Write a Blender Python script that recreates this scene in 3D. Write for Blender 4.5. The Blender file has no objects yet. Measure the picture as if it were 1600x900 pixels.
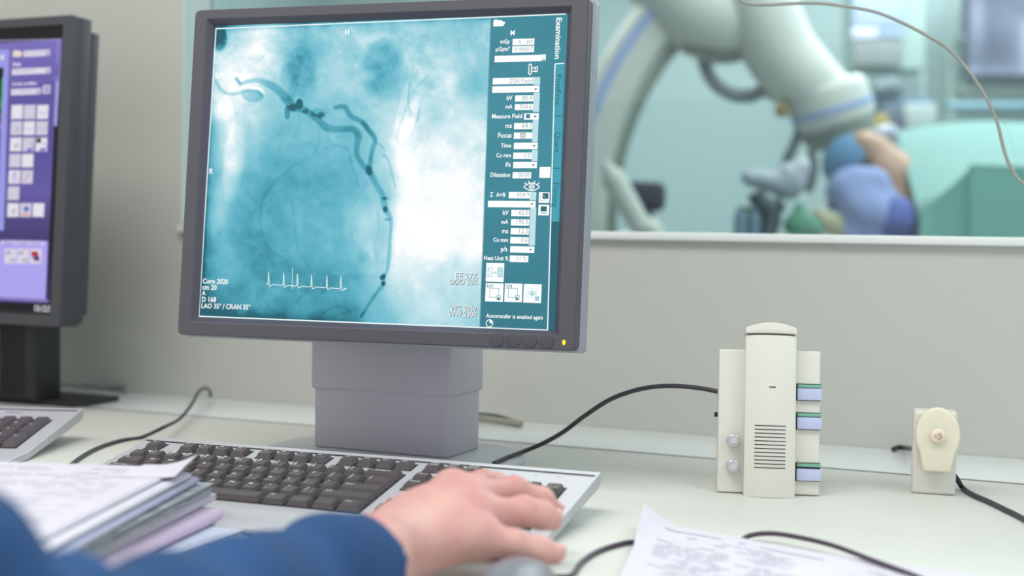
import bpy, bmesh, math, random
import numpy as np
from mathutils import Vector, Matrix, Euler
random.seed(7); rng = np.random.RandomState(7)
C = bpy.context.scene.collection
PI = math.pi

# ------------------------------------------------------------------ camera, world, lights, exposure
F_PX, YAW, PITCH, ROLL, EYE = 2111.56, .40881, .04076, .0152, .245     # desk top is z = 0
FWD = Vector((-math.sin(YAW)*math.cos(PITCH), math.cos(YAW)*math.cos(PITCH), -math.sin(PITCH)))
_rt = Vector((math.cos(YAW), math.sin(YAW), 0)); _up = _rt.cross(FWD)
RT = _rt*math.cos(ROLL) + _up*math.sin(ROLL); UP = -_rt*math.sin(ROLL) + _up*math.cos(ROLL)
ORG = Vector((0, 0, EYE))
cam = bpy.data.cameras.new('camera'); cam_o = bpy.data.objects.new('camera', cam); C.objects.link(cam_o)
cam.sensor_width = 36; cam.lens = F_PX*36/1600; cam.clip_start = .02
cam_o.matrix_world = Matrix(((RT.x, UP.x, -FWD.x, 0), (RT.y, UP.y, -FWD.y, 0), (RT.z, UP.z, -FWD.z, EYE), (0, 0, 0, 1)))
cam.dof.use_dof = True; cam.dof.focus_distance = 1.30; cam.dof.aperture_fstop = 3.2; cam.dof.aperture_blades = 0
sc = bpy.context.scene; sc.camera = cam_o
sc.view_settings.view_transform = 'Standard'; sc.view_settings.look = 'None'
sc.view_settings.exposure = 0.0; sc.view_settings.gamma = 1.0; sc.view_settings.use_curve_mapping = False
sc.cycles.max_bounces = 8; sc.cycles.transparent_max_bounces = 12
world = bpy.data.worlds.new('world'); sc.world = world; world.use_nodes = True
wb = world.node_tree.nodes['Background']; wb.inputs[0].default_value = (.95, .98, 1.0, 1); wb.inputs[1].default_value = .92

def area(name, loc, size, power, color=(1, 1, 1), target=None):
    l = bpy.data.lights.new(name, 'AREA'); l.shape = 'RECTANGLE'; l.size, l.size_y = size; l.energy = power; l.color = color
    o = bpy.data.objects.new(name, l); C.objects.link(o); o.location = loc
    if target is not None:
        o.rotation_euler = (Vector(target)-Vector(loc)).to_track_quat('-Z', 'Y').to_euler()
    return o
area('control_room_ceiling_and_fill', (-.75, .25, 1.80), (1.5, .9), 28, (1, .975, .94))
area('control_room_ceiling_and_fill', (1.3, .45, 1.80), (1.3, .9), 21, (.76, .96, 1))  # added cool fill light, tints the wall below the window
area('control_room_ceiling_and_fill', (-2.4, .3, 1.80), (1.2, .6), 13, (1, .93, .84))
area('exam_room_ceiling_and_fill', (.3, 3.3, 1.90), (2.4, 1.2), 47, (.98, 1, 1))
area('exam_room_ceiling_and_fill', (-2.2, 4.6, 1.90), (2.4, 1.2), 47, (.98, 1, 1))
area('exam_room_ceiling_and_fill', (.1, 5.2, 1.90), (2.4, 1.0), 66, (.98, 1, 1))  # added fill light, no known lamp; brightens the right of the far wall

# ------------------------------------------------------------------ materials
def lin(c):
    return tuple((v/255/12.92) if v/255 <= .04045 else ((v/255+.055)/1.055)**2.4 for v in c)
def mat(name, rgb, rough=.5, metal=0, bump=0, bscale=200, noise=0, nscale=8, spec=.5, sss=0, rgb2=None, coat=0, stretch=None):
    m = bpy.data.materials.new(name); m.use_nodes = True; nt = m.node_tree; b = nt.nodes['Principled BSDF']
    b.inputs['Base Color'].default_value = (*lin(rgb), 1); b.inputs['Roughness'].default_value = rough
    b.inputs['Metallic'].default_value = metal; b.inputs['Specular IOR Level'].default_value = spec
    b.inputs['Coat Weight'].default_value = coat
    tc = nt.nodes.new('ShaderNodeTexCoord'); src = tc.outputs['Object']
    if stretch:
        mp = nt.nodes.new('ShaderNodeMapping'); mp.inputs['Scale'].default_value = stretch; nt.links.new(src, mp.inputs[0]); src = mp.outputs[0]
    if rgb2 or noise:
        n = nt.nodes.new('ShaderNodeTexNoise'); n.inputs['Scale'].default_value = nscale; n.inputs['Detail'].default_value = 4
        nt.links.new(src, n.inputs['Vector'])
        r = nt.nodes.new('ShaderNodeValToRGB'); r.color_ramp.elements[0].position = .35; r.color_ramp.elements[1].position = .65
        c2 = rgb2 or tuple(max(0, v*(1-noise)) for v in rgb)
        r.color_ramp.elements[0].color = (*lin(c2), 1); r.color_ramp.elements[1].color = (*lin(rgb), 1)
        nt.links.new(n.outputs['Fac'], r.inputs[0]); nt.links.new(r.outputs[0], b.inputs['Base Color'])
    if bump:
        n = nt.nodes.new('ShaderNodeTexNoise'); n.inputs['Scale'].default_value = bscale; n.inputs['Detail'].default_value = 3
        nt.links.new(src, n.inputs['Vector'])
        bp = nt.nodes.new('ShaderNodeBump'); bp.inputs['Strength'].default_value = bump; bp.inputs['Distance'].default_value = .001
        nt.links.new(n.outputs['Fac'], bp.inputs['Height']); nt.links.new(bp.outputs[0], b.inputs['Normal'])
    if sss:
        b.inputs['Subsurface Weight'].default_value = sss; b.inputs['Subsurface Radius'].default_value = (.012, .004, .002); b.inputs['Subsurface Scale'].default_value = 1
    return m
def emis(name, attr=None, rgb=None, strength=1):
    m = bpy.data.materials.new(name); m.use_nodes = True; nt = m.node_tree; b = nt.nodes['Principled BSDF']
    b.inputs['Base Color'].default_value = (.01, .01, .012, 1); b.inputs['Roughness'].default_value = .55
    b.inputs['Specular IOR Level'].default_value = .2
    b.inputs['Emission Strength'].default_value = strength
    if attr:
        a = nt.nodes.new('ShaderNodeAttribute'); a.attribute_name = attr; nt.links.new(a.outputs['Color'], b.inputs['Emission Color'])
        m.cycles.emission_sampling = 'NONE'
    else:
        b.inputs['Emission Color'].default_value = (*lin(rgb), 1)
    return m
M = {}
M['wall'] = mat('painted_wall', (190, 191, 185), .75, bump=.25, bscale=60)
M['sill'] = mat('sill_paint', (226, 230, 230), .35)
M['jamb'] = mat('jamb_paint', (196, 214, 214), .4)
M['desk'] = mat('desk_laminate', (219, 221, 215), .5, noise=.02, nscale=3, bump=.05, bscale=400, spec=.22)
M['desk2'] = mat('desk_rear_laminate', (226, 231, 230), .3, noise=.02, nscale=3)
M['seam'] = mat('desk_seam', (128, 128, 132), .5)
M['floor'] = mat('floor_vinyl', (150, 156, 156), .4, noise=.1)
M['ceil'] = mat('ceiling_white', (225, 225, 222), .8)
M['bezel'] = mat('monitor_bezel_plastic', (80, 78, 86), .55, bump=.15, bscale=1500)
M['bezel_in'] = mat('monitor_inner_chamfer', (72, 70, 84), .35)
M['casing'] = mat('monitor_grey_casing', (150, 155, 166), .4)
M['stand'] = mat('stand_grey_plastic', (178, 175, 186), .45, bump=.06, bscale=1200)
M['button'] = mat('button_plastic', (74, 72, 78), .5)
M['dark'] = mat('dark_grey_plastic', (64, 66, 72), .5, bump=.1, bscale=1200)
M['darker'] = mat('near_black_plastic', (42, 44, 48), .5)
M['black'] = mat('black_recess', (14, 14, 18), .6)
M['led'] = emis('power_led_amber', rgb=(255, 200, 60), strength=1.6)
M['silver'] = mat('keyboard_silver_plastic', (190, 190, 196), .38, metal=.1, bump=.05, bscale=1500)
M['key'] = mat('key_cap_plastic', (86, 79, 82), .42, bump=.05, bscale=1500)
M['legend'] = mat('key_print', (225, 222, 225), .5)
M['cable'] = mat('black_cable', (52, 50, 58), .4)
M['cable_g'] = mat('grey_cable', (135, 138, 138), .45)
M['ivory'] = mat('ivory_plastic', (218, 215, 206), .42)
M['ivory2'] = mat('cream_plastic', (216, 213, 204), .4)
M['slot'] = mat('dark_slot', (40, 28, 44), .6)
M['lav'] = mat('lavender_button', (186, 192, 224), .4)
M['grn'] = mat('green_label_lens', (118, 172, 150), .35)
M['chrome'] = mat('brushed_metal', (205, 205, 210), .22, metal=.9)
M['paper'] = mat('white_paper', (218, 215, 228), .7, noise=.03, nscale=20)
M['paper_b'] = mat('bluish_paper', (206, 212, 232), .65, noise=.05, nscale=30)
M['paper_g'] = mat('grey_document_edges', (182, 186, 196), .7, noise=.22, nscale=60, stretch=(1, 1, 14))
M['pink'] = mat('pink_folder', (222, 202, 228), .6)
M['print'] = mat('faint_print', (186, 184, 200), .7)
M['plastic'] = mat('plastic_wallet', (196, 198, 226), .25)
M['sleeve'] = mat('blue_sleeve_cloth', (34, 76, 128), .9, bump=.5, bscale=900, noise=.12, nscale=20)
M['skin'] = mat('skin', (216, 172, 162), .5, rgb2=(206, 150, 146), nscale=26, sss=.25, bump=.3, bscale=300, spec=.4)
M['nail'] = mat('nail', (236, 176, 168), .3)

# ------------------------------------------------------------------ picking helpers (photo pixel -> place)
def ray(px, py): return FWD + RT*((px-800)/F_PX) - UP*((py-450)/F_PX)
def onz(px, py, z=0.): d = ray(px, py); return ORG + d*((z-ORG.z)/d.z)
def ony(px, py, y): d = ray(px, py); return ORG + d*(y/d.y)
def atd(px, py, D): return ORG + ray(px, py)*D          # D metres along the view axis

# ------------------------------------------------------------------ mesh helpers
class MB:
    def __init__(s): s.bm = bmesh.new()
    def _add(s, t, Mx=None, mi=0):
        if Mx is not None: t.transform(Mx)
        for f in t.faces: f.material_index = mi
        me = bpy.data.meshes.new('tmp'); t.to_mesh(me); t.free(); s.bm.from_mesh(me); bpy.data.meshes.remove(me); return s
    def box(s, c, d, bev=0, seg=2, Mx=None, mi=0, rot=None):
        t = bmesh.new(); bmesh.ops.create_cube(t, size=1)
        bmesh.ops.scale(t, vec=d, verts=t.verts)
        if bev: bmesh.ops.bevel(t, geom=t.edges[:], offset=bev, segments=seg, profile=.5, affect='EDGES', clamp_overlap=True)
        T = Matrix.Translation(c)
        if rot is not None: T = T @ Euler(rot).to_matrix().to_4x4()
        t.transform(T); return s._add(t, Mx, mi)
    def cyl(s, c, r, h, seg=32, r2=None, rot=None, bev=0, Mx=None, mi=0):
        t = bmesh.new(); bmesh.ops.create_cone(t, cap_ends=True, segments=seg, radius1=r, radius2=r if r2 is None else r2, depth=h)
        if bev:
            e = [e for e in t.edges if abs(e.verts[0].co.z-e.verts[1].co.z) < 1e-9]
            bmesh.ops.bevel(t, geom=e, offset=bev, segments=3, profile=.5, affect='EDGES', clamp_overlap=True)
        T = Matrix.Translation(c)
        if rot is not None: T = T @ (rot if isinstance(rot, Matrix) else Euler(rot).to_matrix().to_4x4())
        t.transform(T); return s._add(t, Mx, mi)
    def ball(s, c, d, rot=None, Mx=None, mi=0, seg=24):
        t = bmesh.new(); bmesh.ops.create_uvsphere(t, u_segments=seg, v_segments=seg//2, radius=1)
        bmesh.ops.scale(t, vec=d, verts=t.verts); T = Matrix.Translation(c)
        if rot is not None: T = T @ (rot if isinstance(rot, Matrix) else Euler(rot).to_matrix().to_4x4())
        t.transform(T); return s._add(t, Mx, mi)
    def prism(s, pts, z0, z1, bev=0, Mx=None, mi=0, seg=2):      # outline in xy, extruded along z
        t = bmesh.new(); vs = [t.verts.new((x, y, z0)) for x, y in pts]; f = t.faces.new(vs)
        r = bmesh.ops.extrude_face_region(t, geom=[f]); nv = [v for v in r['geom'] if isinstance(v, bmesh.types.BMVert)]
        bmesh.ops.translate(t, vec=(0, 0, z1-z0), verts=nv); bmesh.ops.recalc_face_normals(t, faces=t.faces)
        if bev:
            e = [e for e in t.edges if len(e.link_faces) == 2 and e.calc_face_angle(0) > .5]
            bmesh.ops.bevel(t, geom=e, offset=bev, segments=seg, profile=.5, affect='EDGES', clamp_overlap=True)
        return s._add(t, Mx, mi)
    def tube(s, pts, r, seg=10, Mx=None, mi=0, sub=8, caps=True, flat=1.0):
        P = catmull(pts, sub); n = len(P); rr = r if callable(r) else (lambda q: r)
        t = bmesh.new(); rings = []; prev = None
        for i in range(n):
            tg = (P[min(i+1, n-1)]-P[max(i-1, 0)]).normalized()
            if prev is None: a = tg.cross(Vector((0, 0, 1)));  a = a if a.length > 1e-4 else tg.cross(Vector((0, 1, 0)))
            else: a = prev - tg*prev.dot(tg)
            a.normalize(); prev = a; b = tg.cross(a)
            ri = rr(i/(n-1))
            rings.append([t.verts.new(P[i]+(a*math.cos(k*2*PI/seg)+b*flat*math.sin(k*2*PI/seg))*ri) for k in range(seg)])
        for i in range(n-1):
            for k in range(seg): t.faces.new((rings[i][k], rings[i][(k+1) % seg], rings[i+1][(k+1) % seg], rings[i+1][k]))
        if caps: t.faces.new(rings[0][::-1]); t.faces.new(rings[-1])
        bmesh.ops.recalc_face_normals(t, faces=t.faces)
        return s._add(t, Mx, mi)
    def verts_faces(s, V, Fc, Mx=None, mi=0):
        t = bmesh.new(); vs = [t.verts.new(v) for v in V]
        for f in Fc: t.faces.new([vs[i] for i in f])
        return s._add(t, Mx, mi)
    def build(s, name, mats, parent=None, smooth=True, ang=.6):
        me = bpy.data.meshes.new(name); s.bm.to_mesh(me); s.bm.free()
        return link(name, me, mats, parent, smooth, ang)
def link(name, me, mats, parent=None, smooth=True, ang=.6):
    for m in (mats if isinstance(mats, (list, tuple)) else [mats]): me.materials.append(m)
    if smooth:
        me.polygons.foreach_set('use_smooth', [True]*len(me.polygons)); me.set_sharp_from_angle(angle=ang)
    o = bpy.data.objects.new(name, me); C.objects.link(o)
    if parent: o.parent = parent
    return o
def catmull(pts, sub):
    P = [Vector(p) for p in pts]
    if len(P) < 3 or sub <= 1: return P
    Q = [P[0]*2-P[1]] + P + [P[-1]*2-P[-2]]; out = []
    for i in range(1, len(Q)-2):
        for k in range(sub):
            t = k/sub; a, b, c, d = Q[i-1:i+3]
            out.append(.5*((2*b)+(c-a)*t+(2*a-5*b+4*c-d)*t*t+(3*b-a-3*c+d)*t**3))
    out.append(P[-1]); return out
def tag(o, label=None, cat=None, group=None, kind=None):
    for k, v in (('label', label), ('category', cat), ('group', group), ('kind', kind)):
        if v: o[k] = v
    return o
def thing(name, label, cat, loc=(0, 0, 0), rz=0, group=None):
    o = bpy.data.objects.new(name, None); C.objects.link(o); o.location = loc; o.rotation_euler = (0, 0, rz)
    o.empty_display_size = .02
    return tag(o, label, cat, group)
def struct(name, mb, m, **k): return tag(mb.build(name, m, **k), kind='structure')
def grid_sheet(fn, nu, nv, thick):
    """closed thin sheet; fn(u,v)->Vector ; thickness along -normal(approx z)"""
    me_v = []; fc = []
    for s in (0, 1):
        for i in range(nu+1):
            for j in range(nv+1):
                p = fn(i/nu, j/nv); me_v.append(p - Vector((0, 0, thick*s)))
    W = nv+1; N = (nu+1)*W
    for i in range(nu):
        for j in range(nv):
            a = i*W+j; fc.append((a, a+W, a+W+1, a+1)); fc.append((N+a, N+a+1, N+a+W+1, N+a+W))
    for i in range(nu):
        for j in (0, nv):
            a = i*W+j; fc.append((a, a+W, N+a+W, N+a))
    for j in range(nv):
        for i in (0, nu):
            a = i*W+j; fc.append((a, a+1, N+a+1, N+a))
    return me_v, fc

_txt = {}
def text_geo(s, size, bold=0., align='LEFT', res=2):
    key = (s, bold, align, res)
    if key not in _txt:
        c = bpy.data.curves.new('t', 'FONT'); c.body = s; c.size = 1; c.offset = bold; c.align_x = align; c.align_y = 'CENTER'; c.resolution_u = res
        o = bpy.data.objects.new('t', c); C.objects.link(o); dg = bpy.context.evaluated_depsgraph_get(); dg.update()
        me = bpy.data.meshes.new_from_object(o.evaluated_get(dg))
        V = [tuple(v.co) for v in me.vertices]; Fc = [tuple(p.vertices) for p in me.polygons]
        bpy.data.objects.remove(o); bpy.data.curves.remove(c); bpy.data.meshes.remove(me)
        _txt[key] = (V, Fc)
    V, Fc = _txt[key]
    return [(x*size, y*size, 0) for x, y, z in V], Fc

# ------------------------------------------------------------------ the setting
WY = 1.62; WT = .085                                    # wall face, wall thickness
SILL = .2475; WIN_L = -1.231; WIN_R = 1.6; WIN_T = 1.25; ZF = -.74; ZC = 1.95
b = MB()
b.box(((-4+WIN_L)/2, WY+WT/2, (ZF+ZC)/2), (WIN_L+4, WT, ZC-ZF))
b.box(((WIN_L+3)/2, WY+WT/2, (ZF+SILL-.008)/2), (3-WIN_L, WT, SILL-.008-ZF))
b.box(((WIN_L+3)/2, WY+WT/2, (WIN_T+ZC)/2), (3-WIN_L, WT, ZC-WIN_T))
b.box(((WIN_R+3)/2, WY+WT/2, (SILL+WIN_T)/2), (3-WIN_R, WT, WIN_T-SILL+.016))
struct('wall_back', b, M['wall'], smooth=False)
struct('trim_1', MB().box(((WIN_L+WIN_R)/2, WY+WT/2-.004, SILL-.004), (WIN_R-WIN_L, WT+.012, .010), .002), M['sill'])
struct('trim_2', MB().box((WIN_L+.001, WY+WT/2, (SILL+WIN_T)/2), (.004, WT-.004, WIN_T-SILL-.004), 0), M['jamb'])
struct('floor', MB().box((-.5, 2.2, ZF-.05), (7, 8.6, .1)), M['floor'])
struct('wall_left', MB().box((-4.0, -.2, (ZF+ZC)/2), (.1, 3.6, ZC-ZF)), M['wall'])
struct('ceiling', MB().box((-.5, 2.2, ZC+.05), (7, 8.6, .1)), M['ceil'])
# glass pane
g = bpy.data.materials.new('window_glass'); g.use_nodes = True; nt = g.node_tree; nt.nodes.remove(nt.nodes['Principled BSDF'])
tr = nt.nodes.new('ShaderNodeBsdfTransparent'); tr.inputs[0].default_value = (.925, .965, .965, 1)
gl = nt.nodes.new('ShaderNodeBsdfGlossy'); gl.inputs['Roughness'].default_value = .02
fr = nt.nodes.new('ShaderNodeFresnel'); fr.inputs[0].default_value = 1.45; mx = nt.nodes.new('ShaderNodeMixShader')
nt.links.new(fr.outputs[0], mx.inputs[0]); nt.links.new(tr.outputs[0], mx.inputs[1]); nt.links.new(gl.outputs[0], mx.inputs[2])
nt.links.new(mx.outputs[0], nt.nodes['Material Output'].inputs[0])
struct('window_1', MB().box(((WIN_L+WIN_R)/2+.002, WY+WT-.020, (SILL+WIN_T)/2), (WIN_R-WIN_L-.008, .006, WIN_T-SILL-.004)), g, smooth=False)

# desk: main top and the rear service strip behind the seam
JY = 1.445
dk = thing('desk', 'long white laminate desk top carrying monitors and keyboards', 'desk', (0, 0, -.03))
MB().box((-.8, (-.25+JY-.001)/2, .015), (4.4, JY-.001+.25, .03), .0012).build('desk_top', M['desk'], dk)
MB().box((-.8, (JY+.0015+WY-.001)/2, .0145), (4.4, WY-JY-.0025, .029), .0012).build('rear_strip', M['desk2'], dk)
MB().box((-.8, JY+.0, .0154), (4.4, .0036, .0305)).build('seam_rail', M['seam'], dk)
for x in (-2.9, 1.3):
    MB().box((x, .72, (ZF+.03)/2), (.04, 1.4, -ZF-.03), .002).build('side_panel', M['desk2'], dk)

# ------------------------------------------------------------------ screen painting helpers
class Plane:
    """a flat display: origin, right, up, outward normal"""
    def __init__(s, o, X, V): s.o = Vector(o); s.X = Vector(X); s.V = Vector(V); s.n = s.X.cross(s.V)
    def uv(s, px, py):
        d = ray(px, py); k = (s.o-ORG).dot(s.n)/d.dot(s.n); p = ORG+d*k-s.o; return p.dot(s.X), p.dot(s.V)
    def uvs(s, PX, PY): raise NotImplementedError
    def pix(s, U, Vv):
        P = np.array(s.o-ORG)[None]+np.outer(U, np.array(s.X))+np.outer(Vv, np.array(s.V))
        z = P@np.array(FWD); return 800+F_PX*(P@np.array(RT))/z, 450-F_PX*(P@np.array(UP))/z
class Paint:
    def __init__(s, pl): s.pl = pl; s.V = []; s.F = []; s.col = []; s.z = 0
    def add(s, V, Fc, col, lift):
        b = len(s.V); s.V += [(x, y, lift) for x, y in V]; s.F += [tuple(i+b for i in f) for f in Fc]
        c = col if isinstance(col, list) else [lin(col)]*len(V); s.col += c
    def rect(s, x0, y0, x1, y1, rgb, lift=.0002, rgb2=None):
        u0 = s.pl.uv(x0, (y0+y1)/2)[0]; u1 = s.pl.uv(x1, (y0+y1)/2)[0]; v0 = s.pl.uv((x0+x1)/2, y1)[1]; v1 = s.pl.uv((x0+x1)/2, y0)[1]
        a, c = lin(rgb), lin(rgb2 or rgb); s.add([(u0, v0), (u1, v0), (u1, v1), (u0, v1)], [(0, 1, 2, 3)], [c, c, a, a], lift)
    def quad(s, pts, rgb, lift=.0002): s.add([s.pl.uv(*p) for p in pts], [tuple(range(len(pts)))[::-1]], rgb, lift)
    def frame(s, x0, y0, x1, y1, w, rgb, lift=.0004):
        for r in ((x0, y0, x1, y0+w), (x0, y1-w, x1, y1), (x0, y0, x0+w, y1), (x1-w, y0, x1, y1)): s.rect(*r, rgb, lift)
    def line(s, pts, w, rgb, lift=.0004):
        k = .00063; P = [Vector(s.pl.uv(*p)) for p in pts]
        for a, c in zip(P, P[1:]):
            d = (c-a); L = d.length
            if L < 1e-7: continue
            d = d/L*(w*k/2); n = Vector((-d.y, d.x)); a2 = a-d*.5; c2 = c+d*.5
            s.add([tuple(a2-n), tuple(c2-n), tuple(c2+n), tuple(a2+n)], [(0, 1, 2, 3)], rgb, lift)
    def text(s, t, px, py, w, rgb, bold=.012, lift=.0005, align='LEFT', h=None, vert=False):
        """text starting (or ending) at a pixel; w = length in photo pixels, h = cap height factor"""
        V, Fc = text_geo(t, 1, bold, align); xs = [v[0] for v in V]; L = max(xs)-min(xs)
        if vert:
            a = Vector(s.pl.uv(px, py)); c = Vector(s.pl.uv(px, py+w)); k = (c-a).length/L; hh = k if h is None else h*.00063
            x0 = min(xs); s.add([(a.x+y*hh, a.y-(x-x0)*k) for x, y, z in V], Fc, rgb, lift); return
        a = Vector(s.pl.uv(px, py)); c = Vector(s.pl.uv(px+w if align == 'LEFT' else px-w, py)); k = abs(c.x-a.x)/L
        hh = k*1.12 if h is None else h*.00063
        x0 = min(xs) if align == 'LEFT' else max(xs)
        s.add([(a.x+(x-x0)*k, a.y+y*hh) for x, y, z in V], Fc, rgb, lift)
    def build(s, name, parent, m, Minv):
        me = bpy.data.meshes.new(name); pl = s.pl; T = Minv
        W = [T @ (pl.o+pl.X*x+pl.V*y+pl.n*z) for x, y, z in s.V]
        me.from_pydata(W, [], s.F)
        a = me.color_attributes.new('Col', 'FLOAT_COLOR', 'POINT'); buf = np.ones((len(W), 4), 'f'); buf[:, :3] = np.array(s.col, 'f')
        a.data.foreach_set('color', buf.ravel()); return link(name, me, m, parent, smooth=False)
def value_noise(X, Y, sc, seed):
    r = np.random.RandomState(seed); G = r.rand(160, 160); x = X/sc; y = Y/sc
    xi = np.floor(x).astype(int); yi = np.floor(y).astype(int); fx = x-xi; fy = y-yi; fx = fx*fx*(3-2*fx); fy = fy*fy*(3-2*fy)
    g = lambda i, j: G[i % 160, j % 160]
    return (g(xi, yi)*(1-fx)+g(xi+1, yi)*fx)*(1-fy)+(g(xi, yi+1)*(1-fx)+g(xi+1, yi+1)*fx)*fy-.5
def ramp(L, stops):
    L = np.clip(L, 0, 1); xs = [a for a, _ in stops]; out = np.stack([np.interp(L, xs, [c[k] for _, c in stops]) for k in range(3)], 1)/255
    return np.where(out <= .04045, out/12.92, ((out+.055)/1.055)**2.4)
M['screen'] = emis('screen_emission', attr='Col')

# ------------------------------------------------------------------ main monitor
SC = Vector((-.6546, 1.17133, .30387)); MY, MT = .10802, .09428
mX = Vector((math.cos(MY), math.sin(MY), 0)); mY0 = Vector((-math.sin(MY), math.cos(MY), 0))
mV = Vector((0, 0, 1))*math.cos(MT)+mY0*math.sin(MT)
pl = Plane(SC, mX, mV)                                   # pl.n points toward the room
mon = thing('monitor', 'grey monitor showing a teal angiogram and an examination panel', 'monitor', (-.698, 1.30, 0))
MI = Matrix.Translation((.698, -1.30, 0))
HM = MI @ Matrix(((mX.x, mV.x, pl.n.x, SC.x), (mX.y, mV.y, pl.n.y, SC.y), (mX.z, mV.z, pl.n.z, SC.z), (0, 0, 0, 1)))   # head frame: x right, y up, z outward
def ring(outer, inner, z_out, z_in, zb, Mx, mi_in=1, rc=.006):
    """bezel: front face with rounded outer corners, sloped inner chamfer, rim going back to zb"""
    (x0, y0, x1, y1), (a0, b0, a1, b1) = outer, inner
    def rrect(x0, y0, x1, y1, r, n=5):
        o = []
        for cx, cy, s in ((x1-r, y1-r, 0), (x0+r, y1-r, 1), (x0+r, y0+r, 2), (x1-r, y0+r, 3)):
            for k in range(n+1):
                t = (s+k/n)*PI/2; o.append((cx+r*math.cos(t), cy+r*math.sin(t)))
        return o
    loops = [(rrect(x0, y0, x1, y1, rc), zb), (rrect(x0, y0, x1, y1, rc), z_out-.0015), (rrect(x0+.001, y0+.001, x1-.001, y1-.001, rc), z_out),
             (rrect(a0-.006, b0-.0055, a1+.006, b1+.0055, .0006), z_out), (rrect(a0-.005, b0-.0045, a1+.005, b1+.0045, .0005), z_out-.001), (rrect(a0, b0, a1, b1, .0003), z_in)]
    V = []; Fc = []; n = 24; mis = []
    for L, z in loops: V += [(x, y, z) for x, y in L]
    for l in range(len(loops)-1):
        for k in range(n):
            Fc.append((l*n+k, l*n+(k+1) % n, (l+1)*n+(k+1) % n, (l+1)*n+k)); mis.append(mi_in if l >= 4 else 0)
    t = bmesh.new(); vs = [t.verts.new(v) for v in V]
    for f, mi in zip(Fc, mis): fa = t.faces.new([vs[i] for i in f]); fa.material_index = mi
    bmesh.ops.recalc_face_normals(t, faces=t.faces); t.transform(Mx)
    me = bpy.data.meshes.new('r'); t.to_mesh(me); t.free(); return me
BZ = (-.2080, -.1690, .2105, .1658)
me = ring(BZ, (-.1882, -.1507, .1886, .1507), .008, .0003, -.012, HM); link('bezel', me, [M['bezel'], M['bezel_in']], mon, ang=.5)
cs = MB()                                                # light grey casing behind the bezel, stepping in to a shallower back
cs.box((.00125, -.0016, -.020), (.4225, .3385, .024), .004, 3, HM)
cs.box((.00125, .0, -.045), (.37, .29, .03), .010, 3, HM)
cs.box((.00125, .0, -.066), (.22, .22, .02), .008, 3, HM)
cas = cs.build('casing', M['casing'], mon)
for i, (x, y) in enumerate(((776.5, 531), (802.5, 532), (828, 532.5), (854, 533.5))):
    u, v = Plane(SC+pl.n*.008, mX, mV).uv(x, y)
    MB().cyl((u, v, .0082), .0068, .0016, 28, bev=.0005, Mx=HM).build('button', M['button'], mon)
u, v = Plane(SC+pl.n*.008, mX, mV).uv(881, 535); MB().ball((u, v, .008), (.0017, .0024, .0010), Mx=HM).build('power_led', M['led'], mon)
# stand
def st(o): return MI @ o
nk = MB().box((-.699, 1.302, .124), (.170, .082, .104), .0035, 3, Mx=MI)
nk.build('neck_upper', M['stand'], mon)
MB().box((-.6985, 1.301, .045), (.164, .076, .074), .003, 3, Mx=MI).build('neck_lower', M['stand'], mon)
MB().box((-.68, 1.30, .185), (.10, .05, .12), .006, 3, Mx=MI).box((-.668, 1.262, .26), (.12, .05, .12), .006, 3, Mx=MI).build('tilt_bracket', M['stand'], mon)
def ell(cx, cy, a, bb, n=48, p=2.6, rz=0):
    o = []
    for k in range(n):
        t = 2*PI*k/n; x = a*math.copysign(abs(math.cos(t))**(2/p), math.cos(t)); y = bb*math.copysign(abs(math.sin(t))**(2/p), math.sin(t))
        o.append((cx+x*math.cos(rz)-y*math.sin(rz), cy+x*math.sin(rz)+y*math.cos(rz)))
    return o
MB().prism(ell(-.691, 1.277, .142, .105), 0, .008, .002, Mx=MI).build('base', mat('base_light_grey', (196, 200, 204), .4), mon)

# --- the angiogram and the examination panel
pt = Paint(pl)
N = 430
us = np.linspace(-.1880, .1888, N+1); vs_ = np.linspace(-.1505, .1505, N+1)
U, Vv = np.meshgrid(us, vs_, indexing='ij'); X_, Y_ = pl.pix(U.ravel(), Vv.ravel())
CP = {50: '345:.35 370:.8 400:.88 440:.85 460:.5 500:.6 540:.65 580:.62 620:.6 660:.62 700:.65 740:.62',
 90: '345:.85 380:.92 420:.9 450:.55 480:.42 500:.5 530:.68 570:.65 585:.42 610:.42 640:.65 680:.72 720:.65 745:.65',
 130: '345:.95 380:.93 420:.75 450:.5 480:.45 500:.6 540:.6 570:.75 590:.4 615:.4 635:.6 665:.75 700:.85 730:.5 750:.5',
 170: '345:.88 390:.85 420:.6 450:.45 500:.5 540:.5 570:.6 600:.65 620:.7 640:.75 680:.7 720:.8 745:.7',
 210: '335:.3 355:.9 390:.65 420:.4 460:.42 500:.4 540:.42 570:.5 600:.72 630:1 660:.85 700:.9 740:.85',
 250: '332:.25 352:.85 385:.55 420:.35 460:.35 500:.38 540:.38 570:.45 595:.7 630:1 670:.9 710:.95 745:.9',
 290: '330:.2 345:.7 365:.4 400:.27 450:.3 500:.33 540:.36 575:.45 600:.6 635:1 680:.98 720:1 745:.95',
 340: '325:.15 340:.5 370:.28 420:.28 470:.32 520:.33 560:.5 590:.65 640:1 700:1 740:.97',
 390: '325:.15 345:.4 380:.25 430:.25 480:.3 530:.35 565:.55 590:.6 630:.98 680:1 740:.98',
 430: '320:.15 350:.3 400:.25 450:.25 500:.25 550:.35 590:.6 620:.85 660:.88 700:.82 740:.8',
 465: '318:.1 360:.2 420:.25 480:.25 540:.3 580:.45 620:.72 670:.78 720:.75 745:.7',
 492: '316:.0 360:.05 420:.12 480:.18 540:.22 600:.5 650:.7 700:.72 745:.6'}
num = np.zeros_like(X_); den = np.zeros_like(X_)
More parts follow.
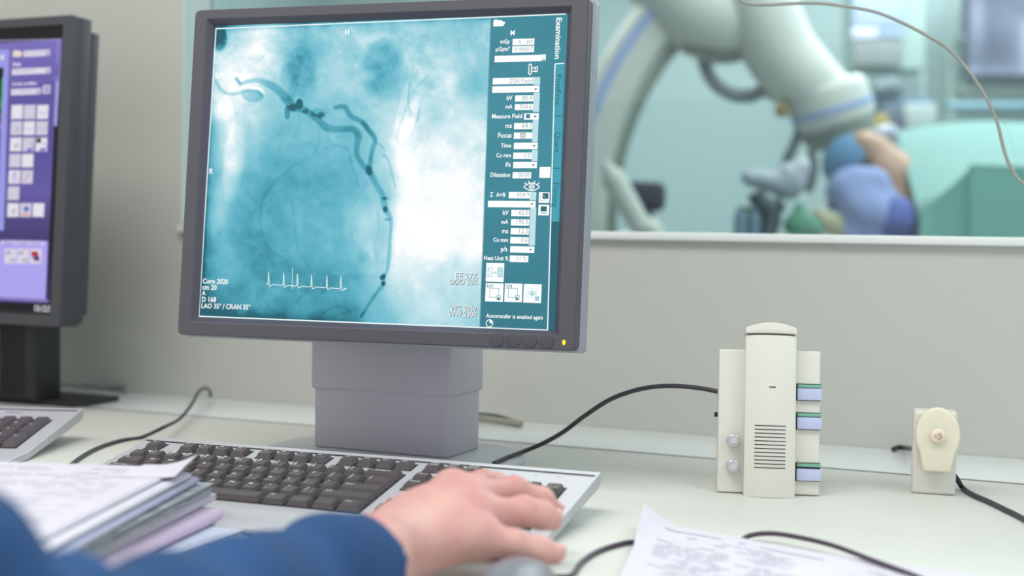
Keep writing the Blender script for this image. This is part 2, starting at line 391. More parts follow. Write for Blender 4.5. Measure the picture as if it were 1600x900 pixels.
for cy, row in CP.items():
    for e in row.split():
        cx, L = e.split(':'); w = np.exp(-(((X_-float(cx))/19)**2+((Y_-cy)/21)**2))+1e-9; num += w*float(L); den += w
Lf = num/den
def seg_dist(pts):
    best = np.full_like(X_, 1e9); ww = np.zeros_like(X_)
    pts = [(p[0], p[1], p[2]*(1.18 if p[2] >= 4 else 1)) for p in pts]
    P = catmull(pts, 4)
    for a, c in zip(P, P[1:]):
        ax, ay, aw = a; cx, cy, cw = c; dx, dy = cx-ax, cy-ay; L2 = dx*dx+dy*dy+1e-9
        t = np.clip(((X_-ax)*dx+(Y_-ay)*dy)/L2, 0, 1); d = np.hypot(X_-ax-t*dx, Y_-ay-t*dy); w = aw+(cw-aw)*t
        k = d-w/2 < best-ww/2; best = np.where(k, d, best); ww = np.where(k, w, ww)
    return best-ww/2
def vessel(pts, dark, soft=1.5):
    global Lf; d = seg_dist(pts); dark = dark*.80 if dark > .2 else dark*.9; Lf = Lf-dark*np.clip(.5-d/(2*soft), 0, 1)*(.55+.45*np.clip(Lf/.6, .4, 1.3))
def blob(cx, cy, a, bb, dark, soft=.25, rot=0):
    global Lf; c, s = math.cos(rot), math.sin(rot); x = (X_-cx)*c+(Y_-cy)*s; y = -(X_-cx)*s+(Y_-cy)*c
    r = np.hypot(x/a, y/bb); Lf = Lf-dark*np.clip((1-r)/soft+.5, 0, 1)
# larger soft anatomy
blob(342, 60, 13, 20, .5, .3); blob(470, 108, 24, 45, .09, .35, -.25); blob(598, 108, 33, 46, .07, .3)
blob(476, 105, 26, 34, .06, .12, -.3); blob(455, 112, 14, 26, .07, .3, .5); blob(457, 140, 7, 22, .10, .6, .25); blob(600, 100, 30, 42, .05, .12, .1); blob(584, 128, 18, 26, .05, .3)
blob(480, 340, 130, 118, .05, .06); blob(365, 250, 16, 60, -.10, .3, .12); blob(352, 190, 14, 44, -.08, .4); blob(590, 380, 34, 70, -.06, .3); blob(640, 90, 16, 40, -.06, .4, .2)
Lf = Lf+.10*np.clip(1-np.abs((Y_-430)-.10*(X_-600))/3, 0, 1)*(X_ > 480)*(X_ < 600)*0; Lf = Lf-.07*np.clip((Y_-(432-.05*(X_-480)))/6+.5, 0, 1)*np.clip((X_-480)/60, 0, 1)*np.clip((640-X_)/60, 0, 1)
blob(640, 185, 9, 34, -.18, .5, .35); blob(628, 165, 5, 45, -.12, .6, .25)
blob(352, 300, 14, 60, -.14, .8, .32); blob(500, 355, 75, 62, -.05, .3); blob(440, 345, 32, 60, -.035, .2); blob(450, 300, 45, 70, .03, .4)
for x_, y_, r_, d_ in ((640, 120, 12, .07), (672, 130, 10, .09), (660, 200, 8, .06), (700, 150, 14, .05), (575, 120, 8, -.1), (548, 85, 12, .05), (720, 95, 14, .06), (690, 60, 10, .06), (750, 230, 9, .08), (566, 400, 9, .14), (560, 350, 22, -.06), (585, 300, 10, -.1), (578, 390, 12, -.12)):
    blob(x_, y_, r_, r_*1.1, d_, .8)
vessel([(337, 126, 4), (346, 141, 4), (360, 147, 4), (378, 145, 4)], .28)
vessel([(369, 123, 4), (376, 131, 4), (385, 128, 5), (402, 125.5, 6), (416, 130, 9), (433, 139, 11), (447, 154, 12), (458, 168, 11)], .34)
vessel([(369, 123, 3), (375, 130, 4)], .3); vessel([(419, 131, 8), (434, 141, 9), (447, 155, 9)], .08)
blob(395, 149, 17, 10.5, .27, .12, .12); vessel([(379, 142, 4), (390, 142, 2), (403, 144, 2), (411, 152, 2)], .3)
vessel([(392, 137, 3), (405, 139, 4), (412, 145, 3)], -.28)
blob(449, 176, 4.5, 11, .34, .3); blob(468, 162, 5.5, 8, .42, .3)
vessel([(458, 168, 11), (474, 171, 9), (486, 179, 9), (497, 187, 9), (508, 198, 10), (522, 202, 9), (541, 201, 8), (554, 203, 9), (560, 212, 9), (558, 228, 8), (558, 242, 7), (567, 257, 8), (577, 269, 9)], .34)
blob(497, 176, 13, 7, .16, .4); blob(502, 180, 6, 5, .25, .5); blob(477, 174, 5, 4, .15, .5)
vessel([(524, 168, 6), (538, 167, 7), (549, 182, 7), (565, 190, 7), (576, 203, 7), (586, 217, 7), (582, 234, 6), (579, 250, 6), (577, 268, 7)], .42)
vessel([(566, 190, 5), (576, 203, 6), (586, 217, 5)], .15)
vessel([(576, 264, 8), (588, 289, 8), (598, 306, 8), (602, 326, 8), (611, 344, 5), (609, 376, 4), (608, 399, 5), (605, 422, 4), (599, 432, 6), (598, 445, 6), (585, 462, 4), (565, 494, 4)], .36)
blob(602, 327, 4, 5, .35, .4); blob(598, 433, 5, 4, .5, .4, -.5); blob(599, 443, 3, 4, .5, .4); blob(603, 310, 6, 2.5, .25, .4); blob(605, 343, 5, 2.5, .3, .4)
for pts, d_ in (([(512, 203, 3), (516, 223, 3), (530, 227, 3), (544, 234, 3), (547, 250, 3), (554, 270, 2), (560, 292, 2)], .14),
                ([(499, 203, 3), (497, 231, 2), (477, 248, 2), (455, 262, 2), (430, 285, 4), (412, 310, 5), (407, 340, 3), (411, 370, 3), (425, 395, 4), (440, 402, 3)], .09),
                ([(456, 312, 3), (461, 352, 3), (464, 385, 3), (470, 402, 3)], .1), ([(587, 222, 3), (596, 228, 2), (601, 234, 2)], .3),
                ([(600, 243, 4), (607, 251, 2), (612, 270, 2), (618, 292, 2)], .3), ([(578, 272, 2), (570, 290, 2), (560, 310, 2), (548, 325, 2)], .1),
                ([(640, 130, 3), (638, 160, 2), (642, 178, 2)], .2), ([(655, 170, 2), (652, 190, 2)], .2), ([(645, 142, 2), (668, 118, 3)], .15),
                ([(590, 330, 2), (592, 360, 2), (586, 385, 2), (590, 410, 2)], .14), ([(530, 420, 1), (560, 434, 2), (600, 431, 2)], .08), ([(555, 330, 2), (548, 360, 2), (556, 390, 2)], .1),
                ([(504, 489, 2), (530, 478, 2), (548, 488, 2)], .1), ([(565, 170, 3), (572, 166, 3), (575, 170, 3)], .12)):
    vessel(pts, d_, 1.6)
wx = X_+14*value_noise(X_, Y_, 30, 21); wy = Y_+14*value_noise(X_, Y_, 30, 22)
nz = value_noise(wx, wy, 34, 1)*.16+value_noise(wx, wy, 15, 2)*.15+value_noise(wx, wy, 7, 3)*.085+value_noise(X_, Y_, 3.2, 4)*.06+value_noise(X_, Y_, 1.6, 5)*.03
Lf += nz*(.55+.6*np.clip((250-Y_)/200, 0, 1))*np.where(Lf > .97, .4, 1)
top = 44-.0401*(X_-337); Lf -= .45*np.exp(-np.clip(Y_-top, 0, 99)/4.5)
leftx = 337-.0599*(Y_-44); Lf -= .35*np.exp(-np.clip(X_-leftx, 0, 99)/5.0)*np.where(Y_ < 100, .3, 1)
bot = 495+.0394*(X_-310); Lf -= np.clip(.28*(1-(X_-310)/420), 0, 1)*np.exp(-np.clip(bot-Y_, 0, 99)/9)
col = ramp(Lf, [(0, (18, 92, 108)), (.12, (48, 138, 156)), (.27, (84, 170, 191)), (.42, (116, 190, 207)), (.6, (150, 206, 218)), (.8, (198, 228, 235)), (1, (255, 255, 255))])
# panel to the right of the X-ray picture, a tone of its own
pan_l = 766.5-.0355*(Y_-30)
tp = value_noise(X_, Y_, 45, 9)*.12+.5
pc = ramp(np.clip(tp-.25*np.clip((Y_-260)/300, 0, 1)+.10*np.clip((60-Y_)/60, 0, 1), 0, 1), [(0, (32, 96, 112)), (.5, (56, 134, 150)), (1, (80, 170, 190))])
s_ = np.clip((X_-pan_l)/2+.5, 0, 1)[:, None]; col = col*(1-s_)+pc*s_
V0 = list(zip(U.ravel().tolist(), Vv.ravel().tolist())); W = N+1
pt.V = [(a, c, 0.) for a, c in V0]; pt.col = [tuple(c) for c in col.tolist()]
pt.F = [(i*W+j, (i+1)*W+j, (i+1)*W+j+1, i*W+j+1) for i in range(N) for j in range(N)]
WH, TQ, GR = (255, 255, 255), (60, 138, 154), (120, 150, 158)
# white outline of the working area
pt.line([(337.8, 45), (311, 494.2)], 2, (225, 245, 250)); pt.line([(337.8, 45), (884, 22)], 2, (235, 250, 252)); pt.line([(311, 494.2), (856, 516)], 2, (235, 250, 252))
pt.line([(855.7, 516), (867.4, 101)], 1.8, (240, 250, 252)); pt.line([(867.4, 100), (881.3, 99)], 1.8, (225, 245, 250))
# tabs
pt.quad([(868.6, 101), (881.8, 100), (873.4, 346), (862.2, 346)], (64, 158, 178), .0002)
pt.quad([(862.0, 346.5), (873.4, 346.5), (869, 516), (857, 515.5)], (34, 98, 114), .00025)
for y in (181, 263): pt.line([(866.5-(y-181)*.03, y), (879-(y-181)*.032, y)], 1.2, (30, 90, 105))
pt.text('Examination', 873.5, 28, 64, WH, .02, vert=True, h=12.5)
pt.text('PostProc', 873, 117, 48, (30, 100, 116), .0, vert=True, h=12.5)
pt.text('Quant', 871.5, 206, 33, (30, 100, 116), .0, vert=True, h=12.5)
pt.text('Filming', 868.5, 286, 38, (30, 100, 116), .0, vert=True, h=12.5)
def sh(y): return -.0290*(y-90)                          # panel content follows the picture's edge
pt.quad([(771, 33), (773, 30.5), (777, 30.5), (779, 32), (784, 31.5), (786, 34), (790, 35), (786, 41), (771, 41.5)], WH)
pt.text('M', 798, 52, 6.5, WH)
def field(x0, y0, x1, y1, lab=None, val=None, arrow=False, lx=None, lw=None, vx=None, vw=None, vc=(120, 160, 168)):
    pt.rect(x0, y0, x1, y1, WH)
    if lab: pt.text(lab, lx, (y0+y1)/2-.3, lw, WH, .02, align='RIGHT')
    if val: pt.text(val, vx, (y0+y1)/2-.2, vw, vc, -.005, align='RIGHT')
    if arrow:
        yc = (y0+y1)/2; pt.quad([(x1-8, yc-1), (x1-3, yc-1), (x1-5.5, yc+2)], (40, 80, 90), .0006)
pale = (190, 224, 232)
field(801, 60.5, 835, 70.5, 'mGy', 'A.   369', lx=797, lw=15, vx=833, vw=23)
field(800.5, 72, 834.5, 82, 'µGymª', 'A.4060.7', lx=797, lw=22, vx=832.5, vw=29)
field(773, 86.5, 846, 96.5); pt.rect(846, 85, 853, 94.5, (235, 246, 248)); pt.text('...', 852, 91, 5, (110, 140, 150), align='RIGHT')
pt.line([(827, 101), (829, 100), (831, 102), (830, 116), (828, 117), (826, 115), (827, 101)], 1.4, WH); pt.line([(831, 106), (834, 107), (837, 105), (840, 104.5), (839.5, 112), (836, 112), (834, 111), (831, 112)], 1.4, WH); pt.line([(837, 105), (836.5, 112)], 1.2, WH)
field(770, 121.5, 834, 131.5, val='DSA Fixed', vx=833, vw=36); pt.rect(834, 120.5, 844, 133, pale)
field(769.3, 134.5, 843, 144.5, arrow=True); pt.rect(833.5, 144.5, 843, 175, pale)
field(805, 149, 833.5, 158.5, 'kV', '80.4', lx=801, lw=9, vx=831.5, vw=15)
field(804.5, 162.5, 833, 172, 'mA', '354.6', lx=801, lw=11, vx=831, vw=19)
field(819, 177, 842, 187, 'Measure Field', arrow=True, lx=816, lw=47); pt.rect(822, 178.5, 828.5, 185, (60, 130, 145), .0005)
pt.rect(832, 187, 841, 222, pale)
field(803.3, 192, 832, 202, 'ms', '64.1', lx=800, lw=10, vx=830, vw=14)
field(803, 207, 831.5, 217, 'Focus', lx=799.5, lw=21); pt.frame(813, 208, 821, 216, .9, (90, 110, 118), .0006); pt.frame(815, 210, 819, 214, .9, (90, 110, 118), .0006)
field(803, 223, 840.2, 233, 'Time', arrow=True, lx=799, lw=16)
pt.rect(831, 234, 840.2, 252, pale)
field(802, 238.5, 831, 248.3, 'Cu mm', '0.0', lx=798.5, lw=23, vx=829, vw=10)
field(802, 253, 839, 262.8, 'f/s', arrow=True, lx=798, lw=8)
field(801, 269, 830, 278.8, 'Dilatation', '00:00', lx=797.5, lw=31, vx=828, vw=18)
pt.rect(843, 261, 860, 278, WH)
ey = [(819+24*k/12, 291.5-5.5*math.sin(PI*k/12)) for k in range(13)]; pt.line(ey, 1.4, WH); pt.line([(x, 583-y+1) for x, y in ey], 1.4, WH)
pt.line([(831+4*math.cos(k*.5236), 292+4.3*math.sin(k*.5236)) for k in range(13)], 1.2, WH); pt.line([(831+1.7*math.cos(k*.785), 292+1.8*math.sin(k*.785)) for k in range(9)], 1.4, WH)
for a, c in (((820, 285.5), (822.5, 288)), ((826, 283), (827.5, 286.3)), ((836, 283), (834.5, 286.3)), ((842.5, 285.5), (840, 288.5))): pt.line([a, c], 1.4, WH)
field(795, 300, 830, 310, 'Σ  A+B', '004.9', lx=790, lw=24, vx=827, vw=19); pt.rect(828, 300, 838, 313, pale)
field(762.5, 314, 837, 324, arrow=True); pt.rect(827.5, 324.5, 837, 384, pale)
field(799, 328, 827.5, 338, 'kV', '65.0', lx=795, lw=9, vx=826, vw=15)
field(798.5, 342.5, 827, 352.5, 'mA', '190.5', lx=794.5, lw=11, vx=825.5, vw=18)
field(798, 356.5, 826.5, 366.5, 'ms', '12.5', lx=794.5, lw=10, vx=825.5, vw=14)
field(797.5, 370.5, 826, 380.7, 'Cu mm', '0.6', lx=794, lw=23, vx=824.5, vw=10)
field(797.3, 385, 835, 394.8, 'p/s', arrow=True, lx=793, lw=10)
field(796.5, 399.5, 825.5, 409.5, 'Heat Unit %', '11 %', lx=794.5, lw=38, vx=823, vw=15)
pt.rect(842, 300.5, 858.5, 317, WH); pt.rect(848, 302, 857, 311, (40, 100, 114), .0005); pt.frame(844, 306, 852, 314, .8, (150, 190, 198), .0006)
pt.rect(841.3, 320, 858, 336.5, WH); pt.rect(845, 322.5, 854.5, 330.5, (40, 100, 114), .0005); pt.rect(844.5, 332, 855, 334.5, (170, 205, 212), .0005)
for r in ((759.5, 411, 787.5, 440.5), (758.5, 442.5, 786.5, 471.3), (788.5, 443, 816, 472), (818, 444, 846, 473.3)): pt.rect(*r, (250, 254, 254))
pc_ = (150, 195, 202)
pt.frame(762, 418, 770, 433, .8, pc_, .0005); pt.line([(762.5, 419), (767, 426), (762.5, 431)], 1, pc_); pt.line([(769, 426), (776, 426)], 1, pc_); pt.line([(774, 424), (776, 426), (774, 428)], 1, pc_)
for i in range(3):
    for j in range(4): pt.rect(777.3+i*3, 418+j*4, 779.9+i*3, 421.4+j*4, (160, 205, 212), .0005)
pt.text('RFF', 761, 447.5, 10, (60, 110, 120), 0); pt.text('SM', 791, 448, 9, (60, 110, 120), 0)
for x in (765, 794): pt.frame(x, 450, x+15, 465, .8, (120, 165, 175), .0005); pt.frame(x+11, 461.5, x+18, 469, 1, (130, 180, 190), .0006); pt.rect(x+12.5, 465.5, x+16, 468.5, (30, 70, 80), .0007)
pt.frame(823.5, 450, 839, 465, .5, (200, 225, 230), .0005); pt.line([(826+12*k/8, 459-3*math.sin(PI*k/8)) for k in range(9)], .9, pc_); pt.line([(826+12*k/8, 459+3*math.sin(PI*k/8)) for k in range(9)], .9, pc_); pt.rect(830, 457.3, 834, 461, pc_, .0006)
for a, c in (((826.5, 454.5), (828, 456.5)), ((830, 453), (831, 455.5)), ((834.5, 453), (834, 455.5)), ((838, 454.5), (836.5, 456.5))): pt.line([a, c], .9, pc_)
pt.rect(836, 463, 843, 470, (160, 205, 212), .0006)
pt.text('Autotransfer is enabled again', 759.5, 493.5, 89, WH, .015)
pt.line([(765+5.2*math.cos(k*.349), 505.2+5.6*math.sin(k*.349)) for k in range(19)], 1.2, WH); pt.quad([(765, 505), (765, 500), (768, 501), (770, 505)], WH)
# on the X-ray picture
pt.text('H', 539.5, 51, 6.3, WH, .018); pt.text('R', 327.5, 268, 5.6, WH, .018)
pt.text('1.90 sec', 337.5, 118.5, 31, (250, 254, 255), .02)
for t, x, y, w in (('Coro 2020', 317.3, 439.5, 39.5), ('cm 20', 316.5, 449, 22.5), ('A', 316, 458.3, 5.5), ('D 168', 316, 468, 22), ('LAO 35° / CRAN 35°', 315.2, 478, 76.5)): pt.text(t, x, y, w, WH, .018)
for t, x, y, w in (('EE 27%', 746.5, 432, 35), ('DDO 50%', 746, 441.3, 43), ('WC 2050', 744.5, 482.7, 41), ('WW 2300', 744.5, 491.7, 44)):
    pt.text(t, x+.8, y+.9, w, (95, 125, 132), .02, .0004, 'RIGHT'); pt.text(t, x, y, w, (248, 252, 252), .0, .0006, 'RIGHT')
ecg = []
for sx in (420, 443.5, 465, 487, 511, 533):
    yb = 444.5+.058*(sx-420)
    ecg += [(sx-3, yb), (sx-1, yb-1), (sx, yb-19), (sx+1.2, yb+3), (sx+4, yb+2), (sx+7, yb), (sx+9, yb+.4)]
    if sx > 425: pass
pt.line([(417, 443.5)]+ecg+[(537.5, 450)], 1.0, (240, 250, 250)); pt.line([(457.3, 418.5), (456.6, 452)], .9, (225, 235, 235))
pt.build('screen', mon, M['screen'], MI)

# ------------------------------------------------------------------ keyboards
KO = Vector((-.8403, 1.0656, .0367)); KYAW, KT = .0555, .1793; U0 = .01905; GAP = .4094
kX = Vector((math.cos(KYAW), math.sin(KYAW), 0)); kY = Vector((math.sin(KYAW)*math.cos(KT), -math.cos(KYAW)*math.cos(KT), -math.sin(KT))); kN = Vector((0, 0, 1)); kN = kX.cross(-kY)
def keyboard(label, corner, yaw, only=None, logo=None):
    """local frame: x to the right, y away from the user, z up; the key plane's origin sits at (0,0,.0367)"""
    root = thing('keyboard', label, 'keyboard', corner, yaw)
    KP = Matrix.Translation((0, 0, .0367)) @ Euler((KT, 0, 0)).to_matrix().to_4x4()      # x right, y up the slope
    sl = math.tan(KT); zc = lambda y: .0312+sl*y
    # side profile (y, z) of the case
    prof = [(.0266, zc(.024)-.006), (.0262, zc(.022)), (.0235, zc(.0235)+.0008), (-.122, zc(-.122)), (-.150, .0088), (-.172, .0078), (-.1765, .0055), (-.1765, .002), (-.172, .0008), (-.12, .0008), (.018, zc(.018)-.0125), (.0245, zc(.024)-.0100)]
    b = MB(); R = Matrix(((0, 0, 1, 0), (1, 0, 0, 0), (0, 1, 0, 0), (0, 0, 0, 1)))
    b.prism(prof, -.0195, .4475, .0028, Mx=R, seg=3)
    b.build('case', M['silver'], root)
    for x in (.05, .39): MB().box((x, .010, .0107), (.03, .010, .0205), .002).build('foot', M['silver'], root)
    b = MB(); b.box((.214, .0125, -.0048), (.462, .0022, .0014), 0, Mx=KP); b.build('groove', M['darker'], root)
    # dark wells under the key blocks
    b = MB(); v0 = (1+GAP)*U0-.0065
    for x0, x1, y0, y1 in ((0, 1, -.0065, .0125), (2, 6, -.0065, .0125), (6.5, 10.5, -.0065, .0125), (11, 15, -.0065, .0125), (15.5, 18.5, -.0065, .0125), (0, 15, v0, v0+5*U0), (15.5, 18.5, v0, v0+2*U0), (15.5, 18.5, v0+3*U0, v0+5*U0), (18.9, 22.9, v0, v0+5*U0)):
        b.box(((x0+x1)/2*U0-.0055, -(y0+y1)/2, -.0053), ((x1-x0)*U0-.0005, y1-y0-.0005, .0014), 0, Mx=KP)
    b.build('key_well', M['black'], root)
    def key(a, r, w, leg='', h=1, name='key', two=None):
        if only and not only(a, r): return
        cx = (a+w/2)*U0-.0055; cy = -((r+(GAP if r > 0 else 0))*U0+.0040+(h-1)*U0/2)
        bw, bh = w*U0-.0008, h*U0-.0008; tw, th = bw-.0068, bh-.0070
        b = MB(); t = bmesh.new(); V = []
        for z, sx, sy, oy in ((-.0078, bw, bh, 0), (-.0008, tw+.0006, th+.0006, .0010), (0, tw, th, .0011)):
            V.append([t.verts.new((cx+dx*sx/2, cy+oy+dy*sy/2, z)) for dx, dy in ((-1, -1), (1, -1), (1, 1), (-1, 1))])
        for p, q in zip(V, V[1:]):
            for k in range(4): t.faces.new((p[k], p[(k+1) % 4], q[(k+1) % 4], q[k]))
        # dished top
        c = [t.verts.new((cx+dx*tw*.32, cy+.0011+dy*th*.32, -.0005)) for dx, dy in ((-1, -1), (1, -1), (1, 1), (-1, 1))]
        for k in range(4): t.faces.new((V[2][k], V[2][(k+1) % 4], c[(k+1) % 4], c[k]))
        t.faces.new(c)
        ed = [e for e in t.edges if len(e.link_faces) == 2 and e.calc_face_angle(0) > .5]
        bmesh.ops.bevel(t, geom=ed, offset=.0007, segments=2, profile=.5, affect='EDGES', clamp_overlap=True)
        b._add(t, KP)
        ls = [(leg, 0)] if two is None else [(two, .0026), (leg, -.0045)]
        for s, dy in ls:
            if not s: continue
            V_, F_ = text_geo(s, .0056 if len(s) < 2 else .0036, .015)
            ox = cx-tw/2+.0016; oy = cy+.0011+th*.22+dy*.6
            b.verts_faces([(x+ox, y+oy, .00012) for x, y, z in V_], F_, Mx=KP, mi=1)
        b.build(name, [M['key'], M['legend']], root, ang=.5)
    key(0, 0, 1, 'Esc')
    for i in range(12): key(2+i+(i//4)*.5, 0, 1, 'F%d' % (i+1))
    for i, (s, s2) in enumerate((('SysRq', 'PrtSc'), ('Lock', 'Scroll'), ('Break', 'Pause'))): key(15.5+i, 0, 1, s, two=s2)
    for i, (c, c2) in enumerate(zip('`1234567890-=', '~!@#$%^&*()_+')): key(i, 1, 1, c, two=c2)
    key(13, 1, 2, '<-- Backspace', name='backspace_key')
    key(0, 2, 1.5, 'Tab', name='tab_key')
    for i, c in enumerate('QWERTYUIOP'): key(1.5+i, 2, 1, c)
    for i, (c, c2) in enumerate(zip('[]', '{}')): key(11.5+i, 2, 1, c, two=c2)
    key(13.5, 2, 1.5, '\\', two='|')
    key(0, 3, 1.75, 'Caps Lock', name='caps_lock_key')
    for i, c in enumerate('ASDFGHJKL'): key(1.75+i, 3, 1, c)
    key(10.75, 3, 1, ';', two=':'); key(11.75, 3, 1, "'", two='"'); key(12.75, 3, 2.25, 'Enter', name='enter_key')
    key(0, 4, 2.25, 'Shift', name='shift_key')
    for i, c in enumerate('ZXCVBNM'): key(2.25+i, 4, 1, c)
    for i, (c, c2) in enumerate(zip(',./', '<>?')): key(9.25+i, 4, 1, c, two=c2)
    key(12.25, 4, 2.75, 'Shift', name='shift_key')
    x = 0
    for w, s in ((1.25, 'Ctrl'), (1.25, ''), (1.25, 'Alt'), (6.25, ''), (1.25, 'Alt'), (1.25, ''), (1.25, ''), (1.25, 'Ctrl')):
        key(x, 5, w, s, name='space_bar' if w > 6 else 'key'); x += w
    for i, s in enumerate(('Insert', 'Home', 'PgUp')): key(15.5+i, 1, 1, s)
    for i, s in enumerate(('Delete', 'End', 'PgDn')): key(15.5+i, 2, 1, s)
    key(16.5, 4, 1); [key(15.5+i, 5, 1) for i in range(3)]
    for j, row in enumerate((('Num', '/', '*', '-'), '789', '456', '123')):
        for i, c in enumerate(row): key(18.9+i, 1+j, 1, c)
    key(21.9, 2, 1, '+', 2); key(21.9, 4, 1, 'Ent', 2); key(18.9, 5, 2, '0'); key(20.9, 5, 1, '.')
    b = MB()
    for i in range(3): b.box((.372+i*.022, .003, -.0049), (.004, .0009, .0006), 0, Mx=KP)
    b.build('indicator', M['casing'], root)
    if logo:
        V_, F_ = text_geo(logo, .0060, .015); MB().verts_faces([(x+.365, y+.002, -.0046) for x, y, z in V_], F_, Mx=KP).build('logo', M['dark'], root)
    return root
keyboard('full size silver keyboard with dark keys in front of the angiogram monitor', (KO.x, KO.y, 0), KYAW)
# the second keyboard: put its rear right corner where the photo shows it
c2 = onz(130, 641, .034); y2 = .33; cl = Vector((.4475*math.cos(y2)-.024*math.sin(y2), .4475*math.sin(y2)+.024*math.cos(y2), 0))
keyboard('silver keyboard with dark keys at the left edge, in front of the black monitor stand', (c2.x-cl.x, c2.y-cl.y, 0), y2, only=lambda a, r: a > 15, logo='FUJITSU')

# ------------------------------------------------------------------ left monitor (dark, violet display)
lt = .0615; LX, LY0, LZ0, LZ1 = -1.2085, 1.345, .1166, .515
lV = Vector((0, math.sin(lt), math.cos(lt))); lXv = Vector((1, 0, 0)); Hh = (LZ1-LZ0)/math.cos(lt)
LO = Vector((LX, LY0, LZ0))                                # bezel front, lower right corner
lm = thing('monitor', 'dark cased monitor with a violet control display, cut off by the left edge', 'monitor', (-1.40, 1.42, 0))
LI = Matrix.Translation((1.40, -1.42, 0)); ln = lXv.cross(lV)
LH = LI @ Matrix(((1, 0, ln.x, LO.x), (0, lV.y, ln.y, LO.y), (0, lV.z, ln.z, LO.z), (0, 0, 0, 1)))
pl2 = Plane(LO-ln*.004, lXv, lV)
sx1, sy1 = pl2.uv(97.5, 45); sx0, sy0 = pl2.uv(75, 488)
sxr = (sx0+sx1)/2
me = ring((-.49, 0, 0, Hh), (-.47, sy0, sxr, sy1), 0, -.0045, -.012, LH, rc=.004); link('bezel', me, [M['dark'], M['black']], lm, ang=.5)
b = MB(); b.box((-.245, Hh/2, -.0235), (.4895, Hh-.0005, .023), .0015, Mx=LH); b.box((-.245, Hh/2, -.043), (.4885, Hh-.03, .018), .003, Mx=LH); b.box((-.245, .045, -.041), (.4865, .085, .014), .006, Mx=LH)
b.box((-.245, Hh/2, -.06), (.36, .26, .03), .01, Mx=LH)
b.build('casing', M['dark'], lm)
colx = ony(47.5, 570, 1.41).x
b = MB(); b.box((colx-.075, 1.445, .12), (.15, .05, .225), .004, Mx=LI)
for k in range(6): b.box((colx-.024-.007*k, 1.4195, .12), (.0035, .003, .215), .0005, Mx=LI)
b.build('column', M['darker'], lm)
MB().box((-1.42, 1.46, .2), (.18, .04, .16), .005, Mx=LI).build('bracket', M['darker'], lm)
br = onz(125, 636, 0); b = MB(); b.box((br.x-.16, br.y+.036, .0035), (.32, .09, .007), .002, Mx=LI); b.build('base', M['darker'], lm)
p2 = Paint(pl2)
def vr(x0, y0, x1, y1, a, c=None, l=.0002): p2.rect(x0, y0, x1, y1, a, l, c)
# display area
p2.V = []; u0, v0 = -.475, sy0-.002; p2.add([(u0, v0), (sxr+.001, v0), (sxr+.001, sy1+.002), (u0, sy1+.002)], [(0, 1, 2, 3)], (8, 6, 14), 0)
ys = [(62, (118, 108, 186)), (150, (92, 82, 158)), (230, (84, 76, 150)), (300, (96, 86, 160)), (345, (74, 64, 124)), (372, (62, 54, 110))]
for (ya, ca), (yb, cb) in zip(ys, ys[1:]):
    xa = 96.5-(ya-62)*.0525; xb = 96.5-(yb-62)*.0525
    (ua, va), (ub, vb) = pl2.uv(xa, ya), pl2.uv(xb, yb); uu = (ua+ub)/2
    p2.add([(u0, vb), (uu, vb), (uu, va), (u0, va)], [(0, 1, 2, 3)], [lin(cb), lin(cb), lin(ca), lin(ca)], .0001)
(ua, va), (ub, vb) = pl2.uv(80, 372), pl2.uv(75, 474)
p2.add([(u0, vb), (ua, vb), (ua, va), (u0, va)], [(0, 1, 2, 3)], [lin((96, 84, 160))]*2+[lin((66, 58, 118))]*2, .0001)
p2.line([(97, 61.5), (0, 64)], 1.3, (205, 200, 235)); p2.line([(96.8, 62), (88.5, 195)], 1.2, (170, 165, 220)); p2.line([(76.5, 470), (0, 466)], 1.2, (190, 186, 230))
p2.quad([(0-20, 76), (14.5, 78), (6, 360), (-20, 360)], (150, 150, 226), .0002); p2.quad([(-20, 104), (6, 106), (1, 196), (-20, 196)], (12, 16, 20), .0003)
p2.line([(-8, 180), (-2, 150), (1, 170), (3, 125), (5, 122), (3, 178), (-2, 182)], 1.2, (70, 210, 110)); p2.quad([(-20, 187), (2, 188), (1.5, 195), (-20, 195)], (150, 40, 50), .0004)
p2.quad([(-20, 201), (1, 201), (-4, 350), (-20, 350)], (20, 20, 40), .0003); vr(0, 86, 7, 94, (205, 202, 230), l=.0004)
p2.quad([(20.5, 80), (26, 78.5), (33, 80), (35.5, 84), (32, 89), (20.5, 89)], (228, 214, 200), .0004)
for x0, y0, x1, y1, tx in ((37, 78.5, 78, 88, 'Ster generator'), (19, 106.5, 79, 116, 'HEMO Ster.generator'), (17.5, 138.5, 64.5, 148, 'C: Basic')):
    vr(x0, y0, x1, y1, (218, 214, 228), l=.0003); p2.text(tx, x0+2, (y0+y1)/2, min(x1-x0-10, 34), (120, 112, 150), 0, h=5.5); vr(x1-7, y0+1, x1-1, y1-1, (176, 170, 205), l=.0004)
p2.text('Setup', 20, 100.5, 13, (225, 222, 240), .03); p2.text('Current condition', 18.5, 131.5, 39, (225, 222, 240), .03)
vr(67.5, 133, 78.5, 146.5, (206, 202, 226), l=.0003); vr(71, 135, 76, 145, (150, 140, 190), l=.0004)
bt = (205, 201, 218)
